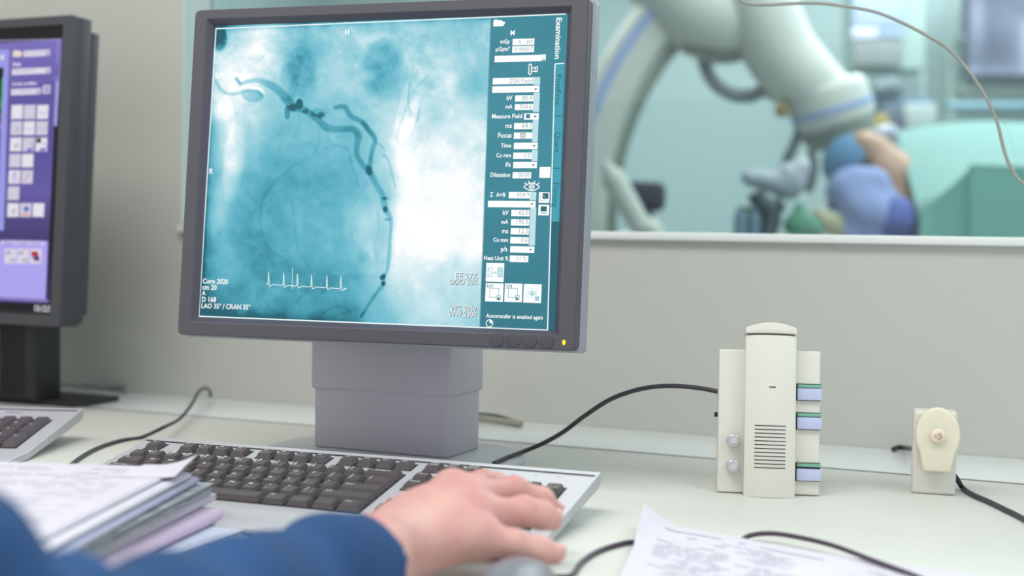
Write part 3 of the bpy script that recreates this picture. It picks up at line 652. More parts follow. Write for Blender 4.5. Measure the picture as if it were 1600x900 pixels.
for r, (y0, y1, xs) in enumerate(((163.5, 186.5, (17.5, 37.2, 57.5)), (189, 211.5, (16.5, 36.5, 56.5)), (214.5, 237, (15.5, 35.5, 55.5)), (240, 262, (14.3, 34)), (265.5, 287.5, (13.3, 33.2)), (291, 313, (12,)), (317, 339.5, (11.3, 31, 51)))):
    for i, x in enumerate(xs):
        w = 18.8; vr(x, y0, x+w, y1, (226, 222, 232) if (r+i) % 2 == 0 else bt, l=.0003); p2.frame(x, y0, x+w, y1, .8, (150, 142, 180), .0004)
        q = (150, 140, 200)
        if (r, i) in ((0, 2), (1, 1), (1, 2)): p2.line([(x+3, y1-9), (x+7, y1-12), (x+11, y1-7), (x+16, y1-11)], 1.3, q, .0005)
        if (r, i) in ((2, 1), (2, 2)): p2.quad([(x+8, y1-5), (x+17, y1-6), (x+15, y1-1.5), (x+7, y1-1)], (86, 96, 205), .0005); p2.line([(x+13, y0+8), (x+16, y0+13)], 1.6, (90, 90, 190), .0005)
        if (r, i) == (2, 2): vr(x+2, y0+1.5, x+9, y0+9, (40, 38, 50), l=.0005)
        if (r, i) == (4, 0): p2.line([(x+8, y1-3), (x+7, y0+9), (x+11, y0+4), (x+13, y1-5)], 2.6, (110, 110, 205), .0005)
        if (r, i) == (4, 1): p2.line([(x+4, y1-4), (x+14, y0+5)], 1.6, (190, 60, 80), .0005)
        if (r, i) in ((6, 0), (1, 0), (2, 0)): p2.quad([(x+6, y1-5), (x+13, y1-6), (x+15, y1-12), (x+9, y1-14)], (188, 184, 200), .0005)
        if (r, i) == (6, 1): p2.quad([(x+6, y0+7), (x+13, y0+5), (x+15, y0+12), (x+8, y0+14)], (92, 100, 190), .0005); vr(x+3, y1-6, x+16, y1-3.5, (225, 130, 130), l=.0005)
for x, y, s, wd in ((91.5, 66, 'Examination', 33), (89.5, 120, '|||||||||||||||', 70)): p2.text(s, x, y, wd, (190, 186, 228), 0, vert=True, h=6.5)
p2.quad([(88, 127), (92.5, 127), (89, 197), (84.5, 197)], (150, 144, 214), .0003); p2.quad([(84.6, 197), (91, 197), (74.5, 470), (72.5, 470)], (20, 16, 34), .0003)
p2.quad([(-20, 376), (75, 377), (71, 467.5), (-20, 463)], (170, 160, 236), .0003); vr(2, 376, 70, 383, (196, 188, 232), l=.0004)
for x0, x1, s in ((8, 21, 'Basic'), (28, 44, 'Graphics'), (50, 63, 'System')): p2.text(s, x0, 380, x1-x0, (120, 108, 190), 0, .0006)
for x, ic in ((7.5, 0), (27, 0), (47, 1)):
    vr(x, 388.5, x+18, 412, (214, 208, 224), l=.0005)
    if ic: vr(x+2.5, 393, x+13, 400, (176, 24, 50), l=.0006); vr(x+7, 400, x+15, 408, (104, 40, 120), l=.0007); vr(x+4, 400, x+8, 405, (70, 130, 140), l=.0007)
    else: vr(x+2, 392, x+10, 398, (176, 170, 190), l=.0006); vr(x+8, 404, x+17, 410, (182, 176, 196), l=.0006)
p2.text('13:12:5', 54.5, 482, 24.5, (230, 230, 235), .02)
p2.build('screen', lm, M['screen'], LI)

# ------------------------------------------------------------------ intercom
ia = onz(1120, 770, 0); IY = .2911
ic = thing('intercom', 'white desk intercom with speaker slots, two knobs and three lavender buttons', 'intercom', tuple(ia), IY)
LB = Matrix.Translation((0, .0, .0005)) @ Euler((-math.radians(7.5), 0, 0)).to_matrix().to_4x4()
MB().box((.0480, .0145, .0687), (.0960, .0290, .1365), .0016, 3, Mx=LB).build('housing', M['ivory'], ic)
foot = MB(); foot.box((.048, .052, .012), (.07, .045, .023), .003); foot.build('foot', M['ivory'], ic)
def bow(x0, x1, d0, d1, n=18): return [(x0+(x1-x0)*k/n, -d0-(d1-d0)*math.sin(PI*k/n)) for k in range(n+1)]
pts = bow(.0243, .0722, .0125, .0175)+[(.0722, .001), (.0243, .001)]
hs = MB(); hs.prism(pts, -.0025, .1505, .0010, Mx=LB)
for k in range(12):
    zz = .0250+k*.00358
    sl = [(x, y-.00022) for x, y in bow(.0243, .0722, .0125, .0175, 40) if .0338 <= x <= .0628]
    hs.prism(sl+[(x, y+.0012) for x, y in sl[::-1]], zz, zz+.0009, 0, Mx=LB, mi=1)
sl = [(x, y-.00022) for x, y in bow(.0243, .0722, .0125, .0175, 60) if .0460 <= x <= .0535]
hs.prism(sl+[(x, y+.0012) for x, y in sl[::-1]], .1008, .1019, 0, Mx=LB, mi=1)
hs.build('handset', [M['ivory'], M['slot']], ic, ang=.5)
# curved cap above a shadow gap
cap = MB(); n = 16; P = []
for k in range(n+1):
    t = k/n; P.append((.0243+.0479*t, .1518+.0006*math.sin(PI*t)))
for k in range(n, -1, -1):
    t = k/n; P.append((.0243+.0479*t, .1575+.0052*math.sin(PI*t)))
cap.prism(P, -.016, .0125, .0009, Mx=LB @ Matrix(((1, 0, 0, 0), (0, 0, 1, 0), (0, 1, 0, 0), (0, 0, 0, 1))))
cap.build('cap', M['ivory'], ic)
nb = MB(); nb.box((.048, .004, .144), (.046, .026, .022), .001, Mx=LB); nb.build('cap_neck', mat('gap_grey', (140, 140, 134), .6), ic)
for z in (.0500, .0255):
    k = MB(); R90 = Euler((PI/2, 0, 0)).to_matrix().to_4x4()
    k.cyl((.0145, -.0045, z), .0058, .009, 24, rot=R90, bev=.0009, Mx=LB)
    for j in range(12):
        a = j*PI/6; k.box((.0145+.0057*math.cos(a), -.0048, z+.0057*math.sin(a)), (.0011, .0078, .0011), .0002, Mx=LB, rot=(0, -a, 0))
    k.cyl((.0145, -.0093, z), .0042, .0008, 20, r2=.0036, rot=R90, Mx=LB)
    k.build('knob', M['chrome'], ic)
for z0, z1 in ((.0895, .1058), (.0620, .0785), (.0135, .0310)):
    w = MB(); w.box((.0849, -.0001, (z0+z1)/2), (.0232, .0016, z1-z0), .0002, Mx=LB); bz = w.build('button_well', M['slot'], ic)
    MB().box((.0856, -.0022, z0+.0062), (.0226, .0046, .0112), .0005, Mx=LB).build('button', M['lav'], bz)
    MB().box((.0856, -.0014, z1-.0024), (.0222, .0022, .0032), .0003, Mx=LB).build('label_lens', M['grn'], bz)
MB().cyl((-.0012, .012, .074), .0022, .004, 16, rot=(0, PI/2, 0), Mx=LB).build('jack', M['black'], ic)

# ------------------------------------------------------------------ small desk speaker
sa = onz(1427, 771, 0); SY = .149
sp = thing('desk_speaker', 'small cream speaker unit with an oval front plate and speaker symbol', 'speaker', tuple(sa), SY)
MB().box((.0185, .014, .0400), (.0405, .028, .0800), .0032, 4).build('housing', M['ivory2'], sp)
oc = []
for k in range(41):
    a = -.62+(PI+1.24)*k/40; oc.append((.0205+.0205*math.cos(a), .0590+.0262*math.sin(a)))
oc = [(.0330, .0240)]+oc+[(.0078, .0240)]
Rf = Matrix(((1, 0, 0, 0), (0, 0, 1, 0), (0, 1, 0, 0), (0, 0, 0, 1)))
TF = Matrix.Translation((0, -.002, -.0005)) @ Euler((math.radians(-3), 0, 0)).to_matrix().to_4x4()
MB().prism(oc, -.0135, -.0035, .0026, Mx=TF @ Rf, seg=4).build('front_plate', M['cream'] if 'cream' in M else mat('cream_translucent_plastic', (224, 219, 200), .35, sss=.4), sp)
MB().box((.0195, .0, .052), (.020, .012, .035), .002).build('bracket', M['ivory2'], sp)
kb_ = MB(); kb_.ball((.0205, -.0162, .0590), (.0072, .0024, .0072)); bt_ = kb_.build('button', mat('peach_button', (232, 214, 192), .35), sp)
sy = MB(); Ry = Matrix(((1, 0, 0, 0), (0, 0, -1, 0), (0, 1, 0, 0), (0, 0, 0, 1)))
for a, c in (((-.003, -.001), (-.003, .001)), ((-.003, .001), (-.001, .001)), ((-.001, .001), (.0016, .0034)), ((.0016, .0034), (.0016, -.0034)), ((.0016, -.0034), (-.001, -.001)), ((-.001, -.001), (-.003, -.001)), ((.003, .0022), (.003, -.0022))):
    sy.tube([(.0205+a[0], -.0188, .059+a[1]), (.0205+c[0], -.0188, .059+c[1])], .00032, 6)
sy.build('symbol', mat('symbol_grey', (176, 160, 142), .5), bt_)

# ------------------------------------------------------------------ cables
def cable(pts, r, m, label, name='cable', cat='cable', **k):
    o = MB().tube(pts, r, 10, **k).build(name, m, ang=1.5); return tag(o, label, cat)
Z = lambda px, py, z=.0024: onz(px, py, z)
cable([Z(100, 735), Z(127, 714), Z(155, 699), Z(190, 688), Z(222, 683), ony(255, 668, 1.26), ony(280, 655, 1.34), ony(298, 634, 1.42), ony(310, 613, 1.50), ony(320, 606.5, 1.55), ony(327.5, 610, 1.585), onz(329, 620, .0045)], .0021, M['cable'],
      'black cable arching up from the desk behind the left end of the big keyboard')
cable([Z(772, 724, .0105), Z(786, 717.5, .0105), Z(797, 713.0, .0105), ony(822, 704, 1.325), ony(850, 692, 1.32), ony(880, 675, 1.315), ony(912, 651, 1.31), ony(950, 626, 1.305), ony(985, 612, 1.30), ony(1020, 604.5, 1.298), ony(1055, 603, 1.296), ony(1090, 606, 1.294), ony(1118, 611, 1.292), ony(1138, 616, 1.292)], .0024, M['cable'],
      'black cable bowing through the air from the monitor base to the intercom')
cable([ony(1480, 730, 1.375), ony(1495, 748, 1.372), Z(1504, 762), Z(1520, 773), Z(1545, 784), Z(1570, 796), Z(1600, 811), Z(1640, 836)], .0026, M['cable'], 'black cable running from the small cream speaker to the right edge')
cable([Z(1396, 702, .003), Z(1404, 699, .0035), Z(1415, 700, .005), ony(1428, 702, 1.50), ony(1440, 702, 1.375)], .003, M['cable'], 'short dark cable end on the rear strip behind the cream speaker')
cable([Vector((-.45, 1.56, 1.94)), Vector((-.47, 1.56, 1.2)), ony(1143, -160, 1.56), ony(1148, -40, 1.56), ony(1153, -6, 1.56), ony(1166, 5, 1.56), ony(1195, 7.5, 1.56), ony(1235, 5.5, 1.56), ony(1280, 5, 1.56), ony(1325, 10.5, 1.56), ony(1365, 18, 1.56), ony(1400, 31, 1.56), ony(1440, 51, 1.56), ony(1478, 74, 1.56), ony(1508, 104, 1.56), ony(1537, 146, 1.56), ony(1557, 188, 1.56), ony(1569, 235, 1.56), ony(1580, 263, 1.56), ony(1597, 285, 1.56), ony(1630, 296, 1.56), ony(1720, 330, 1.56), ony(1800, 450, 1.56), ony(1840, 640, 1.57), ony(1900, 725, 1.57), ony(2100, 737, 1.57)], .0019, mat('pale_wire', (150, 152, 146), .3),
      'thin pale wire looping down in front of the window', name='wire', cat='wire')
cable([ony(20, 548, 1.50), ony(47, 570, 1.51), ony(62, 588, 1.52), ony(85, 598, 1.54), Z(120, 601.5, .007), Z(155, 602.5, .007), Z(185, 604, .007), Z(200, 609, .007)], .0045, mat('grey_sheath', (146, 147, 144), .5), 'thick light grey cable on the desk behind the dark monitor')
cable([ony(30, 565, 1.46), ony(47, 578, 1.465), ony(60, 588, 1.47), ony(70, 591, 1.475), ony(76, 599, 1.48)], .0022, M['cable_g'], 'thin dark grey cable crossing beneath the thick pale one')
cable([ony(700, 652, 1.53), ony(722, 648, 1.54), ony(745, 646, 1.56), ony(775, 649, 1.57), Z(800, 656, .004), Z(815, 661, .003)], .0016, M['cable'], 'thin black cable against the wall right of the monitor neck')
cable([ony(700, 660, 1.52), Z(722, 656, .006), Z(750, 655, .006), Z(785, 658, .005), Z(815, 663, .004)], .0042, mat('beige_sheath', (150, 148, 134), .5), 'beige cable lying against the wall right of the monitor neck')
cable([ony(700, 672, 1.42), Z(716, 672, .004), Z(728, 664, .003), Z(738, 660, .003)], .0021, M['cable'], 'black cable end emerging behind the monitor neck')

# ------------------------------------------------------------------ computer mouse and its cable
mp = onz(806, 948, 0); my = .22
ms = thing('computer_mouse', 'grey computer mouse on the desk below the little finger', 'mouse', (mp.x, mp.y, 0), my)
t = bmesh.new(); bmesh.ops.create_uvsphere(t, u_segments=36, v_segments=20, radius=1)
for v in t.verts:
    x, y, z = v.co; s = 1-.12*y*y; v.co = (x*.029*s*(1-.10*(1-abs(y))), y*.055, max(z, -.45)*.021*(1-.15*y)+.0100)
b = MB(); b._add(t); b.build('shell', mat('mouse_grey', (120, 124, 134), .35), ms)
b = MB(); b.cyl((0, .034, .0185), .006, .006, 20, rot=(0, PI/2, 0)); b.build('scroll_wheel', M['dark'], ms)
me_ = mp+Vector((-math.sin(my)*.055, math.cos(my)*.055, .006))
cable([me_+Vector((0, -.004, .004)), me_+Vector((.006, .01, 0)), Z(890, 900), Z(910, 877), Z(935, 861), Z(965, 851), Z(990, 847), Z(1040, 850, .0022), Z(1100, 852, .0022), Z(1145, 850, .0022), Z(1170, 837.5, .004), Z(1200, 833.5, .0075), Z(1240, 838, .009), Z(1300, 852, .0085), Z(1365, 876, .0075), Z(1430, 900, .0065), Z(1500, 930, .004)], .0020, mat('mouse_cable', (70, 58, 72), .4),
      'dark mouse cable passing under and over the printed sheet')

# ------------------------------------------------------------------ printed sheet, front right
pa = onz(1010, 823, .002); pb = onz(1424, 892, .002); ex = (pb-pa); Lb = ex.length; ex.normalize(); pc2 = onz(972, 905, .002); ey_ = (pc2-pa).normalized()
def sheet(u, v):
    p = pa+ex*(u*.297)+ey_*(v*.21)+ex*(-.0*v)
    d = max(0, 1-(u*.297/.030)-(v*.21/.11)); e = max(0, 1-u*.297/.03)
    p = p+Vector((0, 0, .002+.013*d**1.3+.003*e+.0012*math.sin(u*9)*math.sin(v*7+1)+.0012)) - ex*(.003*d)
    return p
V_, F_ = grid_sheet(sheet, 60, 44, .0003)
ps = MB().verts_faces(V_, F_)
ps_o = ps.build('paper_sheet', M['paper'], ang=1.5); tag(ps_o, 'printed white sheet with a lifted corner in the front right', 'paper')
pr = MB()
def word(u0, u1, v, h=.0016):
    n = 6
    for k in range(n):
        a, c = u0+(u1-u0)*k/n, u0+(u1-u0)*(k+1)/n
        V = [sheet(a/.297, v/.21), sheet(c/.297, v/.21), sheet(c/.297, (v-h)/.21), sheet(a/.297, (v-h)/.21)]
        pr.verts_faces([p+Vector((0, 0, .00035)) for p in V], [(0, 1, 2, 3)])
rw = np.random.RandomState(3)
lay = [(.020, .072, .020, .0026), (.086, .092, .022, .003), (.105, .158, .022, .0026)]
for a, c, v, h in lay: word(a, c, v, h)
for li in range(22):
    v = .036+li*.0078; x = .026 if li < 3 else .016
    while x < .125:
        w = rw.uniform(.006, .018)
        if rw.rand() < .55: word(x, x+w, v, .0019)
        x += w+.0025
    x = .160 if li > 1 else .175
    while x < .262:
        w = rw.uniform(.006, .02)
        if rw.rand() < .4: word(x, x+w, v-.003, .0017)
        x += w+.003
pr.build('print', M['print'], ps_o, smooth=False)

# ------------------------------------------------------------------ pile of papers and folders, front left
def pile_item(name, cat, label, m, A, B, z0, z1, rnd=0, pages=0, curl=None, wide=.215, strip=None):
    a = onz(A[0], A[1], z1); bb = onz(B[0], B[1], z1); ed = (bb-a); ed.z = 0; ed.normalize(); a.z = 0
    lf = Vector((ed.y, -ed.x, 0)); lf = lf if lf.x < 0 else -lf
    T = Matrix(((lf.x, ed.x, 0, a.x), (lf.y, ed.y, 0, a.y), (0, 0, 1, 0), (0, 0, 0, 1)))
    H = z1-z0; mb = MB()
    if rnd:                                              # rounded fold facing right, swept along the long edge
        prof = [(rnd*(1-math.cos(k*PI/10-PI/2+PI/2)) if False else rnd*(1-math.sin(k*PI/10)), z0+H/2-H/2*math.cos(k*PI/10)) for k in range(11)]
        prof = [(wide, z0)]+prof+[(wide, z1)]
        prof = [(x, z) for x, z in prof]
        mb.prism(prof, 0, .297, .0012, Mx=T @ Matrix(((1, 0, 0, 0), (0, 0, 1, 0), (0, 1, 0, 0), (0, 0, 0, 1))))
    else:
        n = max(1, pages); t = H/n; r = random.Random(int(z1*1e5))
        for k in range(n):
            dx, dy = r.uniform(-.0022, .0022), r.uniform(-.004, .002)
            mb.box((wide/2+dx, .1485+dy, z0+t*(k+.5)), (wide, .297, t*.90), min(.0004, t*.2), 1, Mx=T)
    o = mb.build(name, m); tag(o, label, cat, 'papers and folders in the front left pile')
    return o, T
pile_item('paper_stack', 'papers', 'loose white sheets at the bottom of the front left pile', M['paper_b'], (377, 827), (259, 867), 0.0005, .0045, pages=4)
pile_item('folder', 'folder', 'pink folder with a rounded fold low in the front left pile', M['pink'], (349, 793), (147, 884), .0050, .0165, rnd=.006)
pile_item('paper_stack', 'papers', 'white sheets lying directly on the pink folder', M['paper'], (334, 770), (130, 868), .0170, .0250, pages=6)
pile_item('document_bundle', 'papers', 'grey edged document bundle in the middle of the front left pile', M['paper_g'], (328, 755), (117, 861), .0255, .0355, pages=9)
pile_item('document_wallet', 'wallet', 'translucent lavender document wallet just under the top papers', M['plastic'], (312, 744), (104, 856), .0360, .0425, rnd=.004)
pile_item('folded_papers', 'papers', 'folded white papers with a round fold under the top sheets', M['paper'], (300, 738), (90, 848), .0430, .0480, rnd=.005)
o, T = pile_item('paper_stack', 'papers', 'top sheets of the front left pile, one corner curling upward', M['paper'], (284, 730), (43, 852), .0485, .0510, pages=3)
def cs_(u, v):
    x = -.012+.044*u; y = -.006+.055*v
    k = max(0, 1-(x+.012)/.036-(v*.6)); return T @ Vector((x, y, .0514+.010*k*k+.0015*math.sin(3*v)))
tpr = MB(); rt_ = random.Random(4)
for i in range(26):
    yy = .02+i*.0102; xx = .02
    while xx < .19:
        w = rt_.uniform(.008, .03)
        if rt_.random() < .55: tpr.box((xx+w/2, yy, .05115), (w, .0016, .0002), Mx=T)
        xx += w+.004
tpr.build('print', M['print'], o, smooth=False)
V_, F_ = grid_sheet(cs_, 14, 14, .0004); MB().verts_faces(V_, F_).build('curled_corner', M['paper'], o, ang=1.5)

# ------------------------------------------------------------------ implicit surfaces (hand, sleeve, patient)
def sd_cone(P, a, b, ra, rb):
    ab = b-a; L2 = ab@ab; t = np.clip(((P-a)@ab)/L2, 0, 1); return np.linalg.norm(P-a-t[:, None]*ab, axis=1)-(ra+(rb-ra)*t)
def smin(a, b, k): h = np.clip(.5+.5*(b-a)/k, 0, 1); return b*(1-h)+a*h-k*h*(1-h)
def surface_nets(fn, lo, hi, h):
    lo = np.array(lo, float); n = np.ceil((np.array(hi)-lo)/h).astype(int)+1
    ax = [lo[i]+h*np.arange(n[i]) for i in range(3)]; G = np.stack(np.meshgrid(*ax, indexing='ij'), -1).reshape(-1, 3)
    f = np.concatenate([fn(c) for c in np.array_split(G, max(1, len(G)//200000))]).reshape(n); s = f < 0
    c = [(i, j, k) for i in (0, 1) for j in (0, 1) for k in (0, 1)]; m = n-1
    cnt = np.zeros(m, int); acc = np.zeros((*m, 3))
    sl = lambda A, o: A[o[0]:o[0]+m[0], o[1]:o[1]+m[1], o[2]:o[2]+m[2]]
    for o in c:
        for d in range(3):
            if o[d]: continue
            q = list(o); q[d] = 1; fa, fb = sl(f, o), sl(f, q); x = (fa < 0) != (fb < 0)
            t = np.where(x, fa/np.where(x, fa-fb, 1), 0); cnt += x
            for e in range(3): acc[..., e] += np.where(x, o[e]+(t if e == d else 0), 0)
    act = cnt > 0; idx = -np.ones(m, int); idx[act] = np.arange(act.sum())
    I = np.argwhere(act); V = lo+h*(I+acc[act]/cnt[act][:, None]); F_ = []
    for d in range(3):
        e1, e2 = [(1, 2), (2, 0), (0, 1)][d]; o = [0, 0, 0]; q = [0, 0, 0]; q[d] = 1
        A = s[tuple(slice(0, n[i]-(i == d)) for i in range(3))]; B = s[tuple(slice(int(i == d), n[i]) for i in range(3))]
        X = np.argwhere(A != B); X = X[(X[:, e1] > 0) & (X[:, e2] > 0) & (X[:, e1] < m[e1]) & (X[:, e2] < m[e2])]
        if not len(X): continue
        def g(a, b): Y = X.copy(); Y[:, e1] -= a; Y[:, e2] -= b; return idx[Y[:, 0], Y[:, 1], Y[:, 2]]
        Q = np.stack([g(1, 1), g(0, 1), g(0, 0), g(1, 0)], 1); flip = ~A[X[:, 0], X[:, 1], X[:, 2]]; Q[flip] = Q[flip][:, ::-1]; F_.append(Q)
    return V, np.concatenate(F_)
def sdf_obj(name, fn, lo, hi, h, m, parent=None, keep=None):
    V, Fc = surface_nets(fn, lo, hi, h)
    if parent is not None: V = V-np.array(parent.location)
    me = bpy.data.meshes.new(name); me.from_pydata(V.tolist(), [], Fc.tolist()); me.validate(); me.update()
    return link(name, me, m, parent, ang=3)
def J(px, py, D): return np.array(atd(px, py, D))
def sm_noise(P, sc, seed): return value_noise(P[:, 0]+P[:, 2]*.7+5, P[:, 1]-P[:, 2]*.6+5, sc, seed)

# joints: photo position, distance along the view, radius (m)
WR = [J(520, 905, .85), J(575, 872, .875), J(612, 850, .905)]
MC = [(J(622, 822, .945), J(706, 772, 1.00), .0165, .0146), (J(620, 836, .93), J(730, 779, .985), .0170, .0148),
      (J(616, 852, .915), J(739, 806, .965), .0170, .0138), (J(612, 868, .90), J(744, 842, .945), .0165, .0132)]
FG = [[(MC[0][1], .0150), (J(754, 757, 1.045), .0100), (J(778, 759, 1.065), .0088), (J(792, 764, 1.075), .0078)],
      [(MC[1][1], .0135), (J(803, 767, 1.015), .0098), (J(845, 782, 1.022), .0088), (J(864, 796, 1.026), .0076)],
      [(MC[2][1], .0128), (J(818, 799, .985), .0102), (J(846, 805, .990), .0096), (J(862, 811, .994), .0085)],
      [(MC[3][1], .0125), (J(803, 851, .948), .0098), (J(842, 860, .952), .0090), (J(867, 865, .955), .0080)]]
TH = [(J(640, 812, .965), .0165), (J(690, 778, 1.02), .0125), (J(726, 768, 1.045), .0100), (J(745, 768, 1.055), .0085)]
def hand_sdf(P):
    palm = sd_cone(P, WR[0], WR[1], .0235, .0235)
    palm = smin(palm, sd_cone(P, WR[1], WR[2], .0235, .0225), .02)
    for a, b, ra, rb in MC: palm = smin(palm, sd_cone(P, a, b, ra, rb), .014)
    for i in range(3): palm = smin(palm, sd_cone(P, (MC[i][0]+MC[i+1][0])/2, (MC[i][1]+MC[i+1][1])/2, .0165, .0135), .012)
    for a, b, ra, rb in MC: palm = smin(palm, np.linalg.norm(P-(b+np.array([0, 0, .0022])), axis=1)-rb*.97, .006)   # knuckles
    out = None
    for ch in FG+[TH]:
        f = None
        for (a, ra), (b, rb) in zip(ch, ch[1:]):
            c = sd_cone(P, a, b, ra, rb); f = c if f is None else smin(f, c, .004)
        for (a, ra) in ch[1:3]: f = smin(f, np.linalg.norm(P-(a+np.array([0, 0, .0008])), axis=1)-ra*1.04, .004)
        w = smin(palm, f, .010); out = w if out is None else np.minimum(out, w)
    # tendons and soft creases across the finger joints
    for ch in FG:
        for (a, ra), (b, rb) in zip(ch[1:3], ch[2:4]):
            ax = (ch[2][0]-ch[1][0]); ax /= np.linalg.norm(ax)
            r = np.linalg.norm(P-a, axis=1); s = (P-a)@ax
            out = out+.0004*np.exp(-(r/.012)**2)*np.cos(s*2*PI/.0035)*(r < .02)
    return np.maximum(out+.0006*sm_noise(P, .013, 5)+.0003*sm_noise(P, .005, 6), .0012-P[:, 2])
rp = onz(585, 880, 0)
person = thing('person', 'person in a blue long sleeved top reaching over to the keyboard number pad', 'person', (rp.x, rp.y, 0))
allp = np.array([c for ch in FG+[TH] for c, _ in ch]+WR)
sdf_obj('hand', hand_sdf, allp.min(0)-.035, allp.max(0)+.035, .0012, M['skin'], person)
# nails
def nail(ch, side, l=.0095, w=.0070):
    (a, ra), (b, rb) = ch[-2:]; d = Vector(b-a).normalized(); up = Vector(side); up = (up-d*up.dot(d)).normalized(); r = d.cross(up)
    Mx = Matrix(((r.x, d.x, up.x, 0), (r.y, d.y, up.y, 0), (r.z, d.z, up.z, 0), (0, 0, 0, 1))); Mx.translation = Vector(b)-Vector(person.location)+up*(rb*.66)+d*.0022
    MB().ball((0, 0, 0), (w/2, l/2, rb*.42), Mx=Mx).build('nail', M['nail'], person)
for ch, s in ((FG[1], (.2, -.1, 1)), (FG[2], (.3, -.2, 1)), (FG[3], (.35, -.35, 1))): nail(ch, s)

# sleeve
SL = [(J(564, 887, .872), .0325), (J(505, 905, .845), .0350), (J(430, 933, .80), .0370), (J(350, 958, .735), .0365), (J(250, 1000, .67), .0375), (J(150, 1052, .61), .0390), (J(60, 1065, .57), .042)]
S2 = [(J(105, 955, .60), .0280), (J(50, 1020, .57), .028), (J(-88, 903, .545), .0350), (J(-220, 900, .54), .045), (J(-380, 930, .54), .06)]
cx_ = Vector(SL[0][0]-SL[1][0]).normalized(); cuff = SL[0][0]+np.array(cx_)*.012
def sleeve_sdf(P):
    f = None
    for (a, ra), (b, rb) in zip(SL, SL[1:]): c = sd_cone(P, a, b, ra, rb); f = c if f is None else smin(f, c, .02)
    g = None
    for (a, ra), (b, rb) in zip(S2, S2[1:]): c = sd_cone(P, a, b, ra, rb); g = c if g is None else smin(g, c, .006)
    f = smin(f, g, .006)
    ax = np.array(cx_); s = (P-SL[0][0])@ax
    # folds running across the sleeve
    u = P@np.array(RT); w = P@np.array(UP)
    f = f+.0022*np.sin(s*2*PI/.085+w*45+2.2)*np.clip((-.01-s)/.05, 0, 1)*np.clip((s+.5)/.1, 0, 1)+.0040*sm_noise(P, .045, 11)+.0012*sm_noise(P, .018, 12)
    f = np.maximum(f, s-.014)                                             # end of the cuff
    f = np.maximum(f, .0012-P[:, 2])
    q = sd_cone(P, SL[0][0]-ax*.05, SL[0][0]+ax*.05, .0285, .0305)                     # hollow for the wrist
    return np.maximum(f, -q)
ap = np.array([c for c, _ in SL+S2])
lo = ap.min(0)-.06; hi = ap.max(0)+.06
sdf_obj('sleeve', sleeve_sdf, lo, hi, .0027, M['sleeve'], person)

# ------------------------------------------------------------------ the examination room beyond the glass
M['xwall'] = mat('exam_wall_paint', (176, 200, 201), .6); M['carm'] = mat('c_arm_enamel', (204, 214, 208), .4)
M['cshade'] = mat('c_arm_shade_grey', (128, 146, 138), .5); M['stripe'] = mat('blue_stripe', (150, 176, 226), .4)
M['hose'] = mat('grey_hose', (116, 132, 136), .5); M['drape'] = mat('mint_drape', (124, 168, 163), .8, bump=.2, bscale=120)
M['drape2'] = mat('green_drape', (96, 157, 148), .8, bump=.2, bscale=120); M['peri'] = mat('periwinkle_sheet', (136, 156, 204), .8)
M['royal'] = mat('deep_blue_cloth', (78, 100, 170), .8); M['cap'] = mat('light_blue_cap', (84, 138, 176), .7)
M['pskin'] = mat('patient_skin', (178, 146, 124), .5, sss=.1); M['hair'] = mat('dark_hair', (70, 56, 48), .7)
XB = 6.3
struct('wall_far', MB().box((-.5, XB+.05, (ZF+ZC)/2), (7, .1, ZC-ZF)), M['xwall'])
struct('wall_exam_left', MB().box((-3.95, (WY+WT+XB)/2+.003, (ZF+ZC)/2), (.1, XB-WY-WT-.006, ZC-ZF)), M['xwall'])
struct('wall_exam_right', MB().box((2.95, (WY+WT+XB)/2+.003, (ZF+ZC)/2), (.1, XB-WY-WT-.006, ZC-ZF)), M['xwall'])
A = atd
# --- C-arm: centre of the C and its plane
CD = 4.1
ca = thing('c_arm', 'white C-shaped X-ray machine with a blue striped curve and detector head', 'x-ray machine', (*(A(1408, 360, CD+.3).xy), ZF))
CI = Matrix.Translation(-Vector(ca.location))
ctr = A(1408, 360, CD); pxm = CD/F_PX
def cpt(ang, rpx, off=0): return ctr+RT*(rpx*pxm*math.cos(ang))+UP*(rpx*pxm*math.sin(ang))+FWD*off
def arc_sweep(a0, a1, r0, r1, d0, d1, n=56, bev=True):
    t = bmesh.new(); rings = []
    for k in range(n+1):
        a = math.radians(a0+(a1-a0)*k/n); e = (r1-r0)*.16 if bev else 0
        sec = [(r0+e, d0), (r1-e, d0), (r1, d0+.03), (r1, d1), (r0, d1), (r0, d0+.03)] if bev else [(r0, d0), (r1, d0), (r1, d1), (r0, d1)]
        rings.append([t.verts.new(cpt(a, r, d)) for r, d in sec])
    m = len(rings[0])
    for p, q in zip(rings, rings[1:]):
        for k in range(m): t.faces.new((p[k], p[(k+1) % m], q[(k+1) % m], q[k]))
    t.faces.new(rings[0]); t.faces.new(rings[-1][::-1]); bmesh.ops.recalc_face_normals(t, faces=t.faces); return t
b = MB(); b._add(arc_sweep(112, 218, 462, 540, -.10, .16), CI); b.build('arc', M['carm'], ca, ang=.7)
b = MB(); b._add(arc_sweep(128, 196, 447, 463, -.07, .16, bev=False), CI); b.build('inner_face_shade', M['cshade'], ca, ang=.7)  # inner face of the curve, its shade painted as a darker grey
b = MB(); b._add(arc_sweep(131, 160.5, 508, 521, -.106, -.09, bev=False), CI); b.build('stripe', M['stripe'], ca, ang=.7)
b = MB(); b.tube([CI @ A(1010, -70, CD-.02), CI @ A(1075, 5, CD-.05), CI @ A(1128, 30, CD-.06), CI @ A(1170, 10, CD-.04), CI @ A(1215, -70, CD-.03)], lambda t: .135-.03*abs(t-.5), 28); b.build('carriage', M['carm'], ca, ang=1)
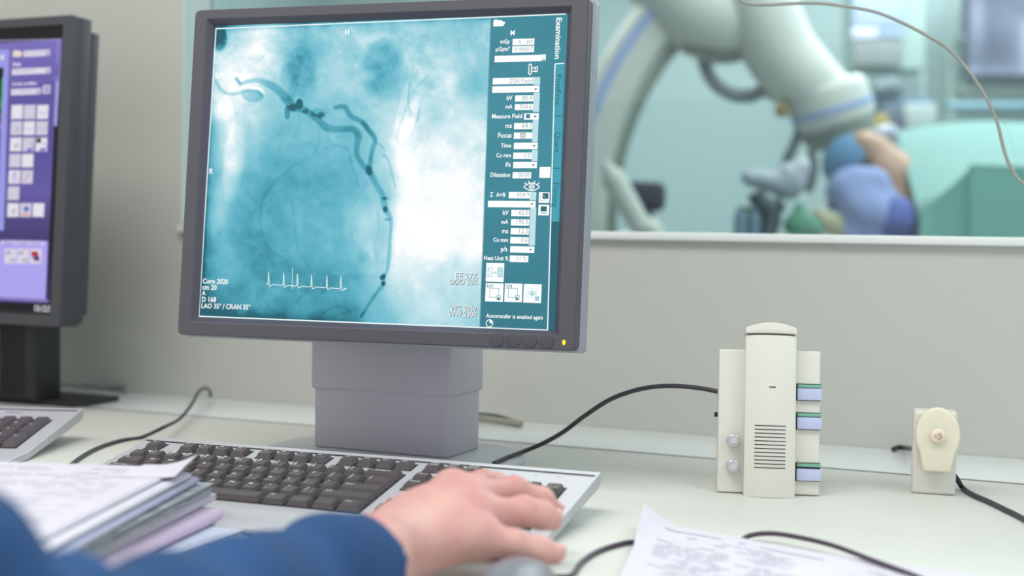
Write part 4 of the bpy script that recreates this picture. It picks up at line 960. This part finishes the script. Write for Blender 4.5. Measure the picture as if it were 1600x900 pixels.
b = MB(); b.tube([CI @ A(1075, 60, CD-.08), CI @ A(1106, 66, CD-.1), CI @ A(1140, 75, CD-.1), CI @ A(1156, 68, CD-.08)], .045, 18); b.build('motor_cover', M['cshade'], ca, ang=1)
b = MB(); b.tube([CI @ A(1165, -70, CD-.1), CI @ A(1188, 10, CD-.12), CI @ A(1219, 80, CD-.12), CI @ A(1258, 128, CD-.12), CI @ A(1296, 164, CD-.1)], lambda t: .118-.02*t, 28); b.build('arm', M['carm'], ca, ang=1)
ds = A(1290, 136, CD-.12); de = A(1314, 222, CD-.10); ax = (de-ds).normalized(); Rz = ax.to_track_quat('Z', 'Y').to_matrix().to_4x4()
def drum(f0, f1, r0, r1, name, m, bev=.015):
    c = ds.lerp(de, (f0+f1)/2); L = (de-ds).length*(f1-f0); return MB().cyl(c, r0, L, 40, r2=r1, rot=Rz, bev=bev, Mx=CI).build(name, m, ca, ang=.5)
drum(-.08, .70, .118, .122, 'detector', M['carm'], .03); drum(.34, .44, .1235, .1235, 'stripe', M['stripe'], 0); drum(.66, 1.04, .112, .095, 'detector_lower', M['cshade'], .01)
b = MB(); b.tube([CI @ A(*p) for p in ((1097, 70, CD), (1101, 100, CD-.05), (1115, 128, CD-.08), (1140, 146, CD-.1), (1170, 150, CD-.1), (1196, 142, CD-.1), (1212, 150, CD-.08))], .020, 12); b.build('hose', M['hose'], ca, ang=1)
b = MB(); b.tube([CI @ A(*p) for p in ((1240, 165, CD-.1), (1250, 195, CD-.12), (1243, 222, CD-.12), (1232, 245, CD-.12), (1228, 268, CD-.1))], .016, 12); b.build('hose', M['hose'], ca, ang=1)
b = MB(); b.ball(CI @ A(1222, 172, CD-.16), (.022, .022, .022)); b.build('knob', mat('bronze_cap', (168, 150, 110), .5), ca)
b = MB(); b.tube([CI @ A(1100, -60, CD+.15), CI @ A(1120, -260, CD+.2), CI @ A(1180, -420, CD+.3)], .12, 20); b.tube([CI @ A(960, 380, CD+.1), CI @ A(1010, 560, CD+.2), CI @ Vector((*(A(1040, 700, CD+.25).xy), ZF+.01))], .11, 20); b.build('stand', M['carm'], ca, ang=1)

# --- padded chair back beside the curve
ch = thing('chair', 'dark padded chair back seen under the C-shaped machine', 'chair', (*(A(1008, 340, 3.9).xy), ZF)); HI = Matrix.Translation(-Vector(ch.location))
def rotm(loc, extra=0.): Mx = Matrix(((RT.x, FWD.x, UP.x, loc.x), (RT.y, FWD.y, UP.y, loc.y), (RT.z, FWD.z, UP.z, loc.z), (0, 0, 0, 1))); return Mx @ Euler((0, extra, 0)).to_matrix().to_4x4()
s = 3.9/F_PX
MB().box((0, 0, 0), (66*s, .05, 46*s), .024, 4, Mx=HI @ rotm(A(1007, 307, 3.9), .04)).build('backrest', mat('dark_upholstery', (52, 56, 70), .7), ch)
p0, p1 = A(1010, 322, 3.92), A(1016, 400, 4.0)
MB().tube([HI @ p0, HI @ p1, HI @ Vector((p1.x, p1.y, ZF+.45))], .018, 10).build('back_post', M['hose'], ch)
MB().box(HI @ Vector((p1.x-.02, p1.y+.20, ZF+.47)), (.42, .42, .07), .03, 3).build('seat', mat('dark_upholstery_2', (52, 56, 70), .7), ch)
MB().cyl(HI @ Vector((p1.x-.02, p1.y+.20, ZF+.24)), .03, .42).cyl(HI @ Vector((p1.x-.02, p1.y+.20, ZF+.02)), .25, .04, bev=.01).build('pedestal', M['chrome'], ch)
o = MB().tube([A(944, 252, 3.72), A(958, 278, 3.72), A(974, 306, 3.72), A(998, 350, 3.72), A(1030, 420, 3.72), Vector((*(A(1040, 450, 3.72).xy), ZF+.02))], lambda t: .006+.14*t if t < .2 else .034-.008*(t-.2), 16).build('support_arm', M['carm'], ang=1); tag(o, 'pale slanting support arm beside the dark chair back', 'support arm')

# --- operating table with drapes and patient
TD = 3.85
tb = thing('operating_table', 'operating table under the patient, mostly hidden by green drapes', 'table', (*(A(1500, 300, TD+.1).xy), ZF)); TI = Matrix.Translation(-Vector(tb.location))
c = A(1480, 318, TD+.08); zt = c.z
zt -= .07; Tm = Matrix.Translation((c.x, c.y, 0)) @ Euler((0, 0, YAW-.02)).to_matrix().to_4x4()
MB().box((.47, .05, zt), (1.7, .52, .05), .015, Mx=TI @ Tm).build('table_top', M['carm'], tb)
MB().box((.45, .05, (ZF+zt)/2), (.3, .3, zt-ZF-.06), .03, Mx=TI @ Tm).box((.45, .05, ZF+.03), (.7, .5, .055), .02, Mx=TI @ Tm).build('column', M['carm'], tb)
pw = thing('person', 'patient lying with bare neck and shoulder under the detector head, wearing a light blue cap', 'person', tuple(A(1375, 300, TD)))
H0 = J(1352, 238, TD); NK = J(1375, 250, TD); SH = J(1392, 275, TD-.02); EL = J(1412, 330, TD-.08); TO = J(1445, 300, TD+.06); T2 = J(1600, 300, TD+.06)
def patient(P):
    f = np.linalg.norm((P-H0)*np.array([1, 1, 1.0]), axis=1)-.062
    f = smin(f, sd_cone(P, H0, NK, .045, .045), .03); f = smin(f, np.linalg.norm(P-J(1345, 222, TD-.04), axis=1)-.03, .02)
    f = smin(f, sd_cone(P, NK, SH, .05, .065), .03); f = smin(f, sd_cone(P, SH, EL, .06, .045), .03); f = smin(f, sd_cone(P, SH, TO, .055, .06), .04)
    return smin(f, sd_cone(P, TO, T2, .06, .06), .05)
al = np.array([H0, NK, SH, EL, TO, T2])
sdf_obj('body', patient, al.min(0)-.13, al.max(0)+.13, .012, M['pskin'], pw)
PI_ = Matrix.Translation(-Vector(pw.location))
MB().ball(A(1320, 250, TD-.02), (.062, .05, .075), rot=(0, .5, 0), Mx=PI_).ball(A(1338, 240, TD+.01), (.05, .05, .062), Mx=PI_).build('cap', M['cap'], pw, ang=3)
MB().ball(A(1350, 258, TD-.025), (.04, .045, .035), Mx=PI_).build('hair', M['hair'], pw, ang=3)
def blobby(name, cat, label, parts, m, h=.010, k=.03, fold=.008, parent=None):
    pts = [(J(*p[:3]), p[3]) for p in parts]
    def fn(P):
        f = None
        for a, ra in pts:
            c = np.linalg.norm(P-a, axis=1)-ra; f = c if f is None else smin(f, c, k)
        return f+fold*2*sm_noise(P, .045, len(label))
    al = np.array([a for a, _ in pts]); rm = max(r for _, r in pts)+.03
    V, Fc = surface_nets(fn, al.min(0)-rm, al.max(0)+rm, h); me = bpy.data.meshes.new(name); me.from_pydata(V.tolist(), [], Fc.tolist()); me.update()
    return tag(link(name, me, m, parent, ang=3), label, cat)
blobby('pillow_sheet', 'cloth', 'periwinkle blue cloth bunched below the patient\'s head', [(1312, 298, TD-.14, .040), (1335, 292, TD-.15, .050), (1362, 290, TD-.16, .055), (1345, 325, TD-.17, .060), (1368, 335, TD-.18, .065), (1350, 370, TD-.16, .075), (1380, 320, TD-.16, .045)], M['peri'])
blobby('blue_cloth', 'cloth', 'deep blue cloth between the periwinkle cloth and the green drape', [(1400, 330, TD-.20, .040), (1410, 350, TD-.20, .050), (1390, 352, TD-.21, .045), (1430, 365, TD-.18, .040), (1305, 318, TD-.11, .022)], M['royal'])
def drape_fn(u, v):
    # u along the body, v over the body from the far side to the near side hanging down
    px = 1388+u*330+ (22*v if u < .02 else 0); top = 207-22*min(1, u/.5)-5*math.sin(u*7)
    py = top+ (v**1.3)*215; D = TD+.14-.40*min(1, v*1.6)+.008*math.sin(u*11+v*3)*v
    px += v*62*(1-u)**2
    return A(px, py, D)
V_, F_ = grid_sheet(drape_fn, 50, 26, .008); o = MB().verts_faces(V_, F_).build('surgical_drape', M['drape'], ang=2); tag(o, 'pale mint surgical drape spread over the patient', 'drape')
def drape2_fn(u, v):
    px = 1436+u*300; e = 336-70*min(1, u/.26) if u < .26 else 258-2*math.sin(u*9)
    py = e+v*(430-e); D = TD-.30-.05*v+.004*math.sin(u*21)+.006*math.sin(u*9+2)+(.02 if u < .26 else 0)
    return A(px, py, D)
V_, F_ = grid_sheet(drape2_fn, 60, 16, .008); o = MB().verts_faces(V_, F_).build('surgical_drape', M['drape2'], ang=2); tag(o, 'darker green surgical drape hanging at the front of the table', 'drape')

# --- instruments and clutter behind the sill
def bxp(name, cat, label, px0, py0, px1, py1, D, dep, m, rot=0., bev=.01, parts=None, parent=None):
    s = D/F_PX; mb = MB(); mb.box((0, 0, 0), ((px1-px0)*s, dep, (py1-py0)*s), bev, 3, Mx=rotm(A((px0+px1)/2, (py0+py1)/2, D), rot)); o = mb.build(name, m, parent)
    return tag(o, label, cat) if label else o
def off(o, root): o.parent = root; o.matrix_parent_inverse = Matrix.Translation(-Vector(root.location)); return o
TDk = 3.6
tr_ = thing('instrument_trolley', 'low trolley behind the sill holding dark clamps and pale trays', 'trolley', (*(A(1205, 330, TDk).xy), ZF)); tr_i = Matrix.Translation(-Vector(tr_.location))
zt2 = A(1205, 366, TDk).z-.05; cc = A(1215, 366, TDk)
MB().box(tr_i @ Vector((cc.x, cc.y, zt2-.012)), (.36, .36, .02), .006).build('shelf', M['chrome'], tr_)
for dx in (-.16, .16):
    for dy in (-.16, .16): MB().cyl(tr_i @ Vector((cc.x+dx, cc.y+dy, (ZF+zt2-.02)/2)), .012, zt2-.024-ZF).build('leg', M['chrome'], tr_)
blobby('plastic_bag', 'bag', 'pale lilac plastic bag on the trolley behind the sill', [(1172, 277, TDk, .022), (1190, 280, TDk, .026), (1212, 285, TDk, .034), (1232, 292, TDk, .036), (1240, 278, TDk, .032), (1225, 268, TDk, .02), (1252, 262, TDk, .025)], mat('lilac_plastic', (166, 180, 192), .3), h=.007, k=.02, fold=.003)
o = MB().tube([A(*p, TDk-.03) for p in ((1180, 300), (1188, 315), (1204, 328), (1206, 345), (1201, 362), (1201, 388))], .024, 12).tube([A(*p, TDk-.03) for p in ((1222, 318), (1208, 326), (1200, 340))], .020, 12).build('clamp', M['hose'], ang=1); o.data.materials[0] = mat('dark_clamp', (74, 88, 94), .5); tag(o, 'dark bent metal clamp in front of the lilac bag', 'clamp')
for i, (x, y, rr, rgb, lb) in enumerate(((1157, 352, .018, (112, 142, 160), 'small blue vial at the left end of the trolley'), (1178, 352, .018, (104, 136, 154), 'small blue vial beside the dark clamp'))):
    o = MB().cyl(A(x, y, TDk-.04)-Vector((0, 0, .035)), rr, .13, 20, bev=.006).cyl(A(x, y-23, TDk-.04), rr*.6, .02, 16).build('vial', mat('vial_%d' % i, rgb, .3)); tag(o, lb, 'vial')
for i, (x, y) in enumerate(((1162, 333), (1186, 336))):
    o = MB().ball(A(x, y, TDk), (.02, .02, .024)).cyl(A(x, y+38, TDk), .014, .12, 14).build('ampoule', mat('ampoule_%d' % i, (190, 200, 158), .4)); tag(o, ('yellowish ampoule behind the leftmost blue vial', 'yellowish ampoule next to the dark clamp')[i], 'ampoule')
blobby('green_cloth', 'cloth', 'small dark green cloth on the trolley in front of the table', [(1240, 352, TDk-.03, .028), (1258, 352, TDk-.03, .03), (1250, 338, TDk-.03, .02), (1250, 322, TDk-.03, .012), (1272, 360, TDk-.03, .022)], mat('bottle_green_cloth', (84, 146, 122), .8), h=.007, k=.02, fold=.003)
o = MB().tube([A(*p, TD-.2) for p in ((1268, 235), (1272, 260), (1268, 285), (1262, 300))], .012, 10).build('rod', mat('dark_rod', (84, 100, 106), .5), ang=1); tag(o, 'dark curved rod hanging below the detector head', 'rod')
blobby('gauze', 'cloth', 'beige gauze between the green cloth and the periwinkle cloth', [(1292, 345, TD-.17, .026), (1308, 352, TD-.17, .03), (1280, 335, TD-.17, .018), (1318, 362, TD-.17, .025)], mat('beige_gauze', (176, 178, 150), .8), h=.008, k=.02, fold=.003)

# --- things on the far wall
WD = 5.6
wc = thing('wall_cabinet', 'wall cabinet with a lilac display above a dark grey panel', 'cabinet', tuple(A(1378, 40, WD)))
for nm, r, m, dep, dz in (('body', (1326, -60, 1434, 114), mat('cabinet_body', (160, 186, 182), .5), .2, 0), ('display_panel', (1332, -50, 1410, 44), mat('lilac_panel', (168, 186, 214), .4), .02, -.12),
                      ('label_strip', (1330, 45, 1372, 61), mat('white_lilac_strip', (208, 212, 232), .4), .02, -.125), ('blue_strip', (1373, 46, 1410, 60), mat('blue_grey_strip', (150, 174, 196), .4), .02, -.12),
                      ('dark_panel', (1333, 62, 1408, 104), mat('grey_panel', (128, 140, 140), .5), .02, -.12)):
    off(bxp(nm, None, None, *r, WD+dz, dep, m, bev=.006), wc)
xm = thing('monitor', 'large wall monitor showing a grey X-ray picture behind the glass', 'monitor', tuple(A(1580, 40, WD)))
off(bxp('frame', None, None, 1506, -70, 1690, 124, WD, .08, mat('slate_frame', (84, 100, 116), .5), bev=.01), xm)
plx = Plane(A(1598, 25, WD-.045), RT, UP); px_ = Paint(plx); n = 60
ux = np.linspace(-.225, .225, n+1); vx = np.linspace(-.245, .245, n+1); Ux, Vx = np.meshgrid(ux, vx, indexing='ij'); XX, YY = plx.pix(Ux.ravel(), Vx.ravel())
g2 = lambda cx, cy, a, bb: np.exp(-(((XX-cx)/a)**2+((YY-cy)/bb)**2))
Lx = .34+.55*g2(1527, 25, 12, 45)+.65*g2(1606, 70, 14, 60)+.22*g2(1580, 30, 40, 30)-.12*g2(1550, 70, 25, 40)-.3*g2(1602, 18, 12, 12)+.35*g2(1518, 112, 10, 8)+.25*g2(1560, 108, 50, 6)
cx2 = ramp(Lx, [(0, (70, 84, 100)), (.35, (128, 146, 172)), (1, (206, 218, 250))])
px_.V = [(a, c, 0) for a, c in zip(Ux.ravel(), Vx.ravel())]; px_.col = [tuple(c) for c in cx2.tolist()]; px_.F = [(i*(n+1)+j, (i+1)*(n+1)+j, (i+1)*(n+1)+j+1, i*(n+1)+j+1) for i in range(n) for j in range(n)]
px_.build('screen', xm, M['screen'], Matrix.Translation(-Vector(xm.location)))
off(bxp('bracket', None, None, 1494, 52, 1506, 74, WD+.03, .06, mat('bracket_grey', (128, 150, 150), .5)), xm)
bxp('wall_rail', 'rail', 'short blue equipment rail below the wall cabinet', 1366, 156, 1452, 166, WD, .05, mat('rail_blue', (88, 130, 168), .5))
bxp('wall_rail', 'rail', 'long pale blue rail below the wall monitor', 1478, 160, 1720, 171, WD, .05, mat('rail_pale', (128, 172, 186), .5))
bxp('shelf_unit', 'shelf', 'pale grey unit under the wall monitor behind the patient', 1500, 130, 1720, 150, WD+.1, .1, mat('pale_unit', (186, 200, 194), .5))
o = blobby('shelf_device', 'device', 'dark rounded device on the shelf below the wall cabinet', [(1372, 140, WD-.1, .04), (1392, 135, WD-.1, .045), (1402, 142, WD-.1, .03)], mat('device_dark', (104, 122, 128), .5), h=.014, k=.03, fold=0)
bxp('equipment_box', 'device', 'dark box left of the grey box behind the patient', 1366, 168, 1400, 212, WD-.15, .2, mat('box_dark', (84, 100, 112), .5)); 
bxp('equipment_box', 'device', 'light grey box behind the top of the mint drape', 1402, 166, 1452, 212, WD-.1, .2, mat('box_grey', (158, 174, 174), .5))
o = MB().cyl(A(1376, 191, 4.2), .026, .03, 24, rot=FWD.to_track_quat('Z', 'Y').to_matrix().to_4x4(), bev=.006).build('yellow_dial', mat('dial_yellow', (190, 176, 104), .5)); tag(o, 'round yellow dial just right of the detector head', 'dial')
blobby('tubing', 'tubing', 'pale lilac tubing piece beside the patient\'s shoulder', [(1372, 208, TD, .022), (1386, 205, TD+.02, .022), (1396, 212, TD+.02, .02)], mat('lilac_tubing', (178, 188, 208), .4), h=.007, k=.02, fold=0)
for i, (x, w, rgb) in enumerate(((1485, 10, (172, 196, 188)), (1440, 8, (176, 204, 202)))):
    bxp('wall_panel_strip', 'panel strip', ('vertical joint strip on the far wall left of the wall monitor', 'vertical joint strip on the far wall right of the wall cabinet')[i], x-w/2, -80, x+w/2, 330, 5.72, .02, mat('strip_%d' % i, rgb, .5), bev=.003)
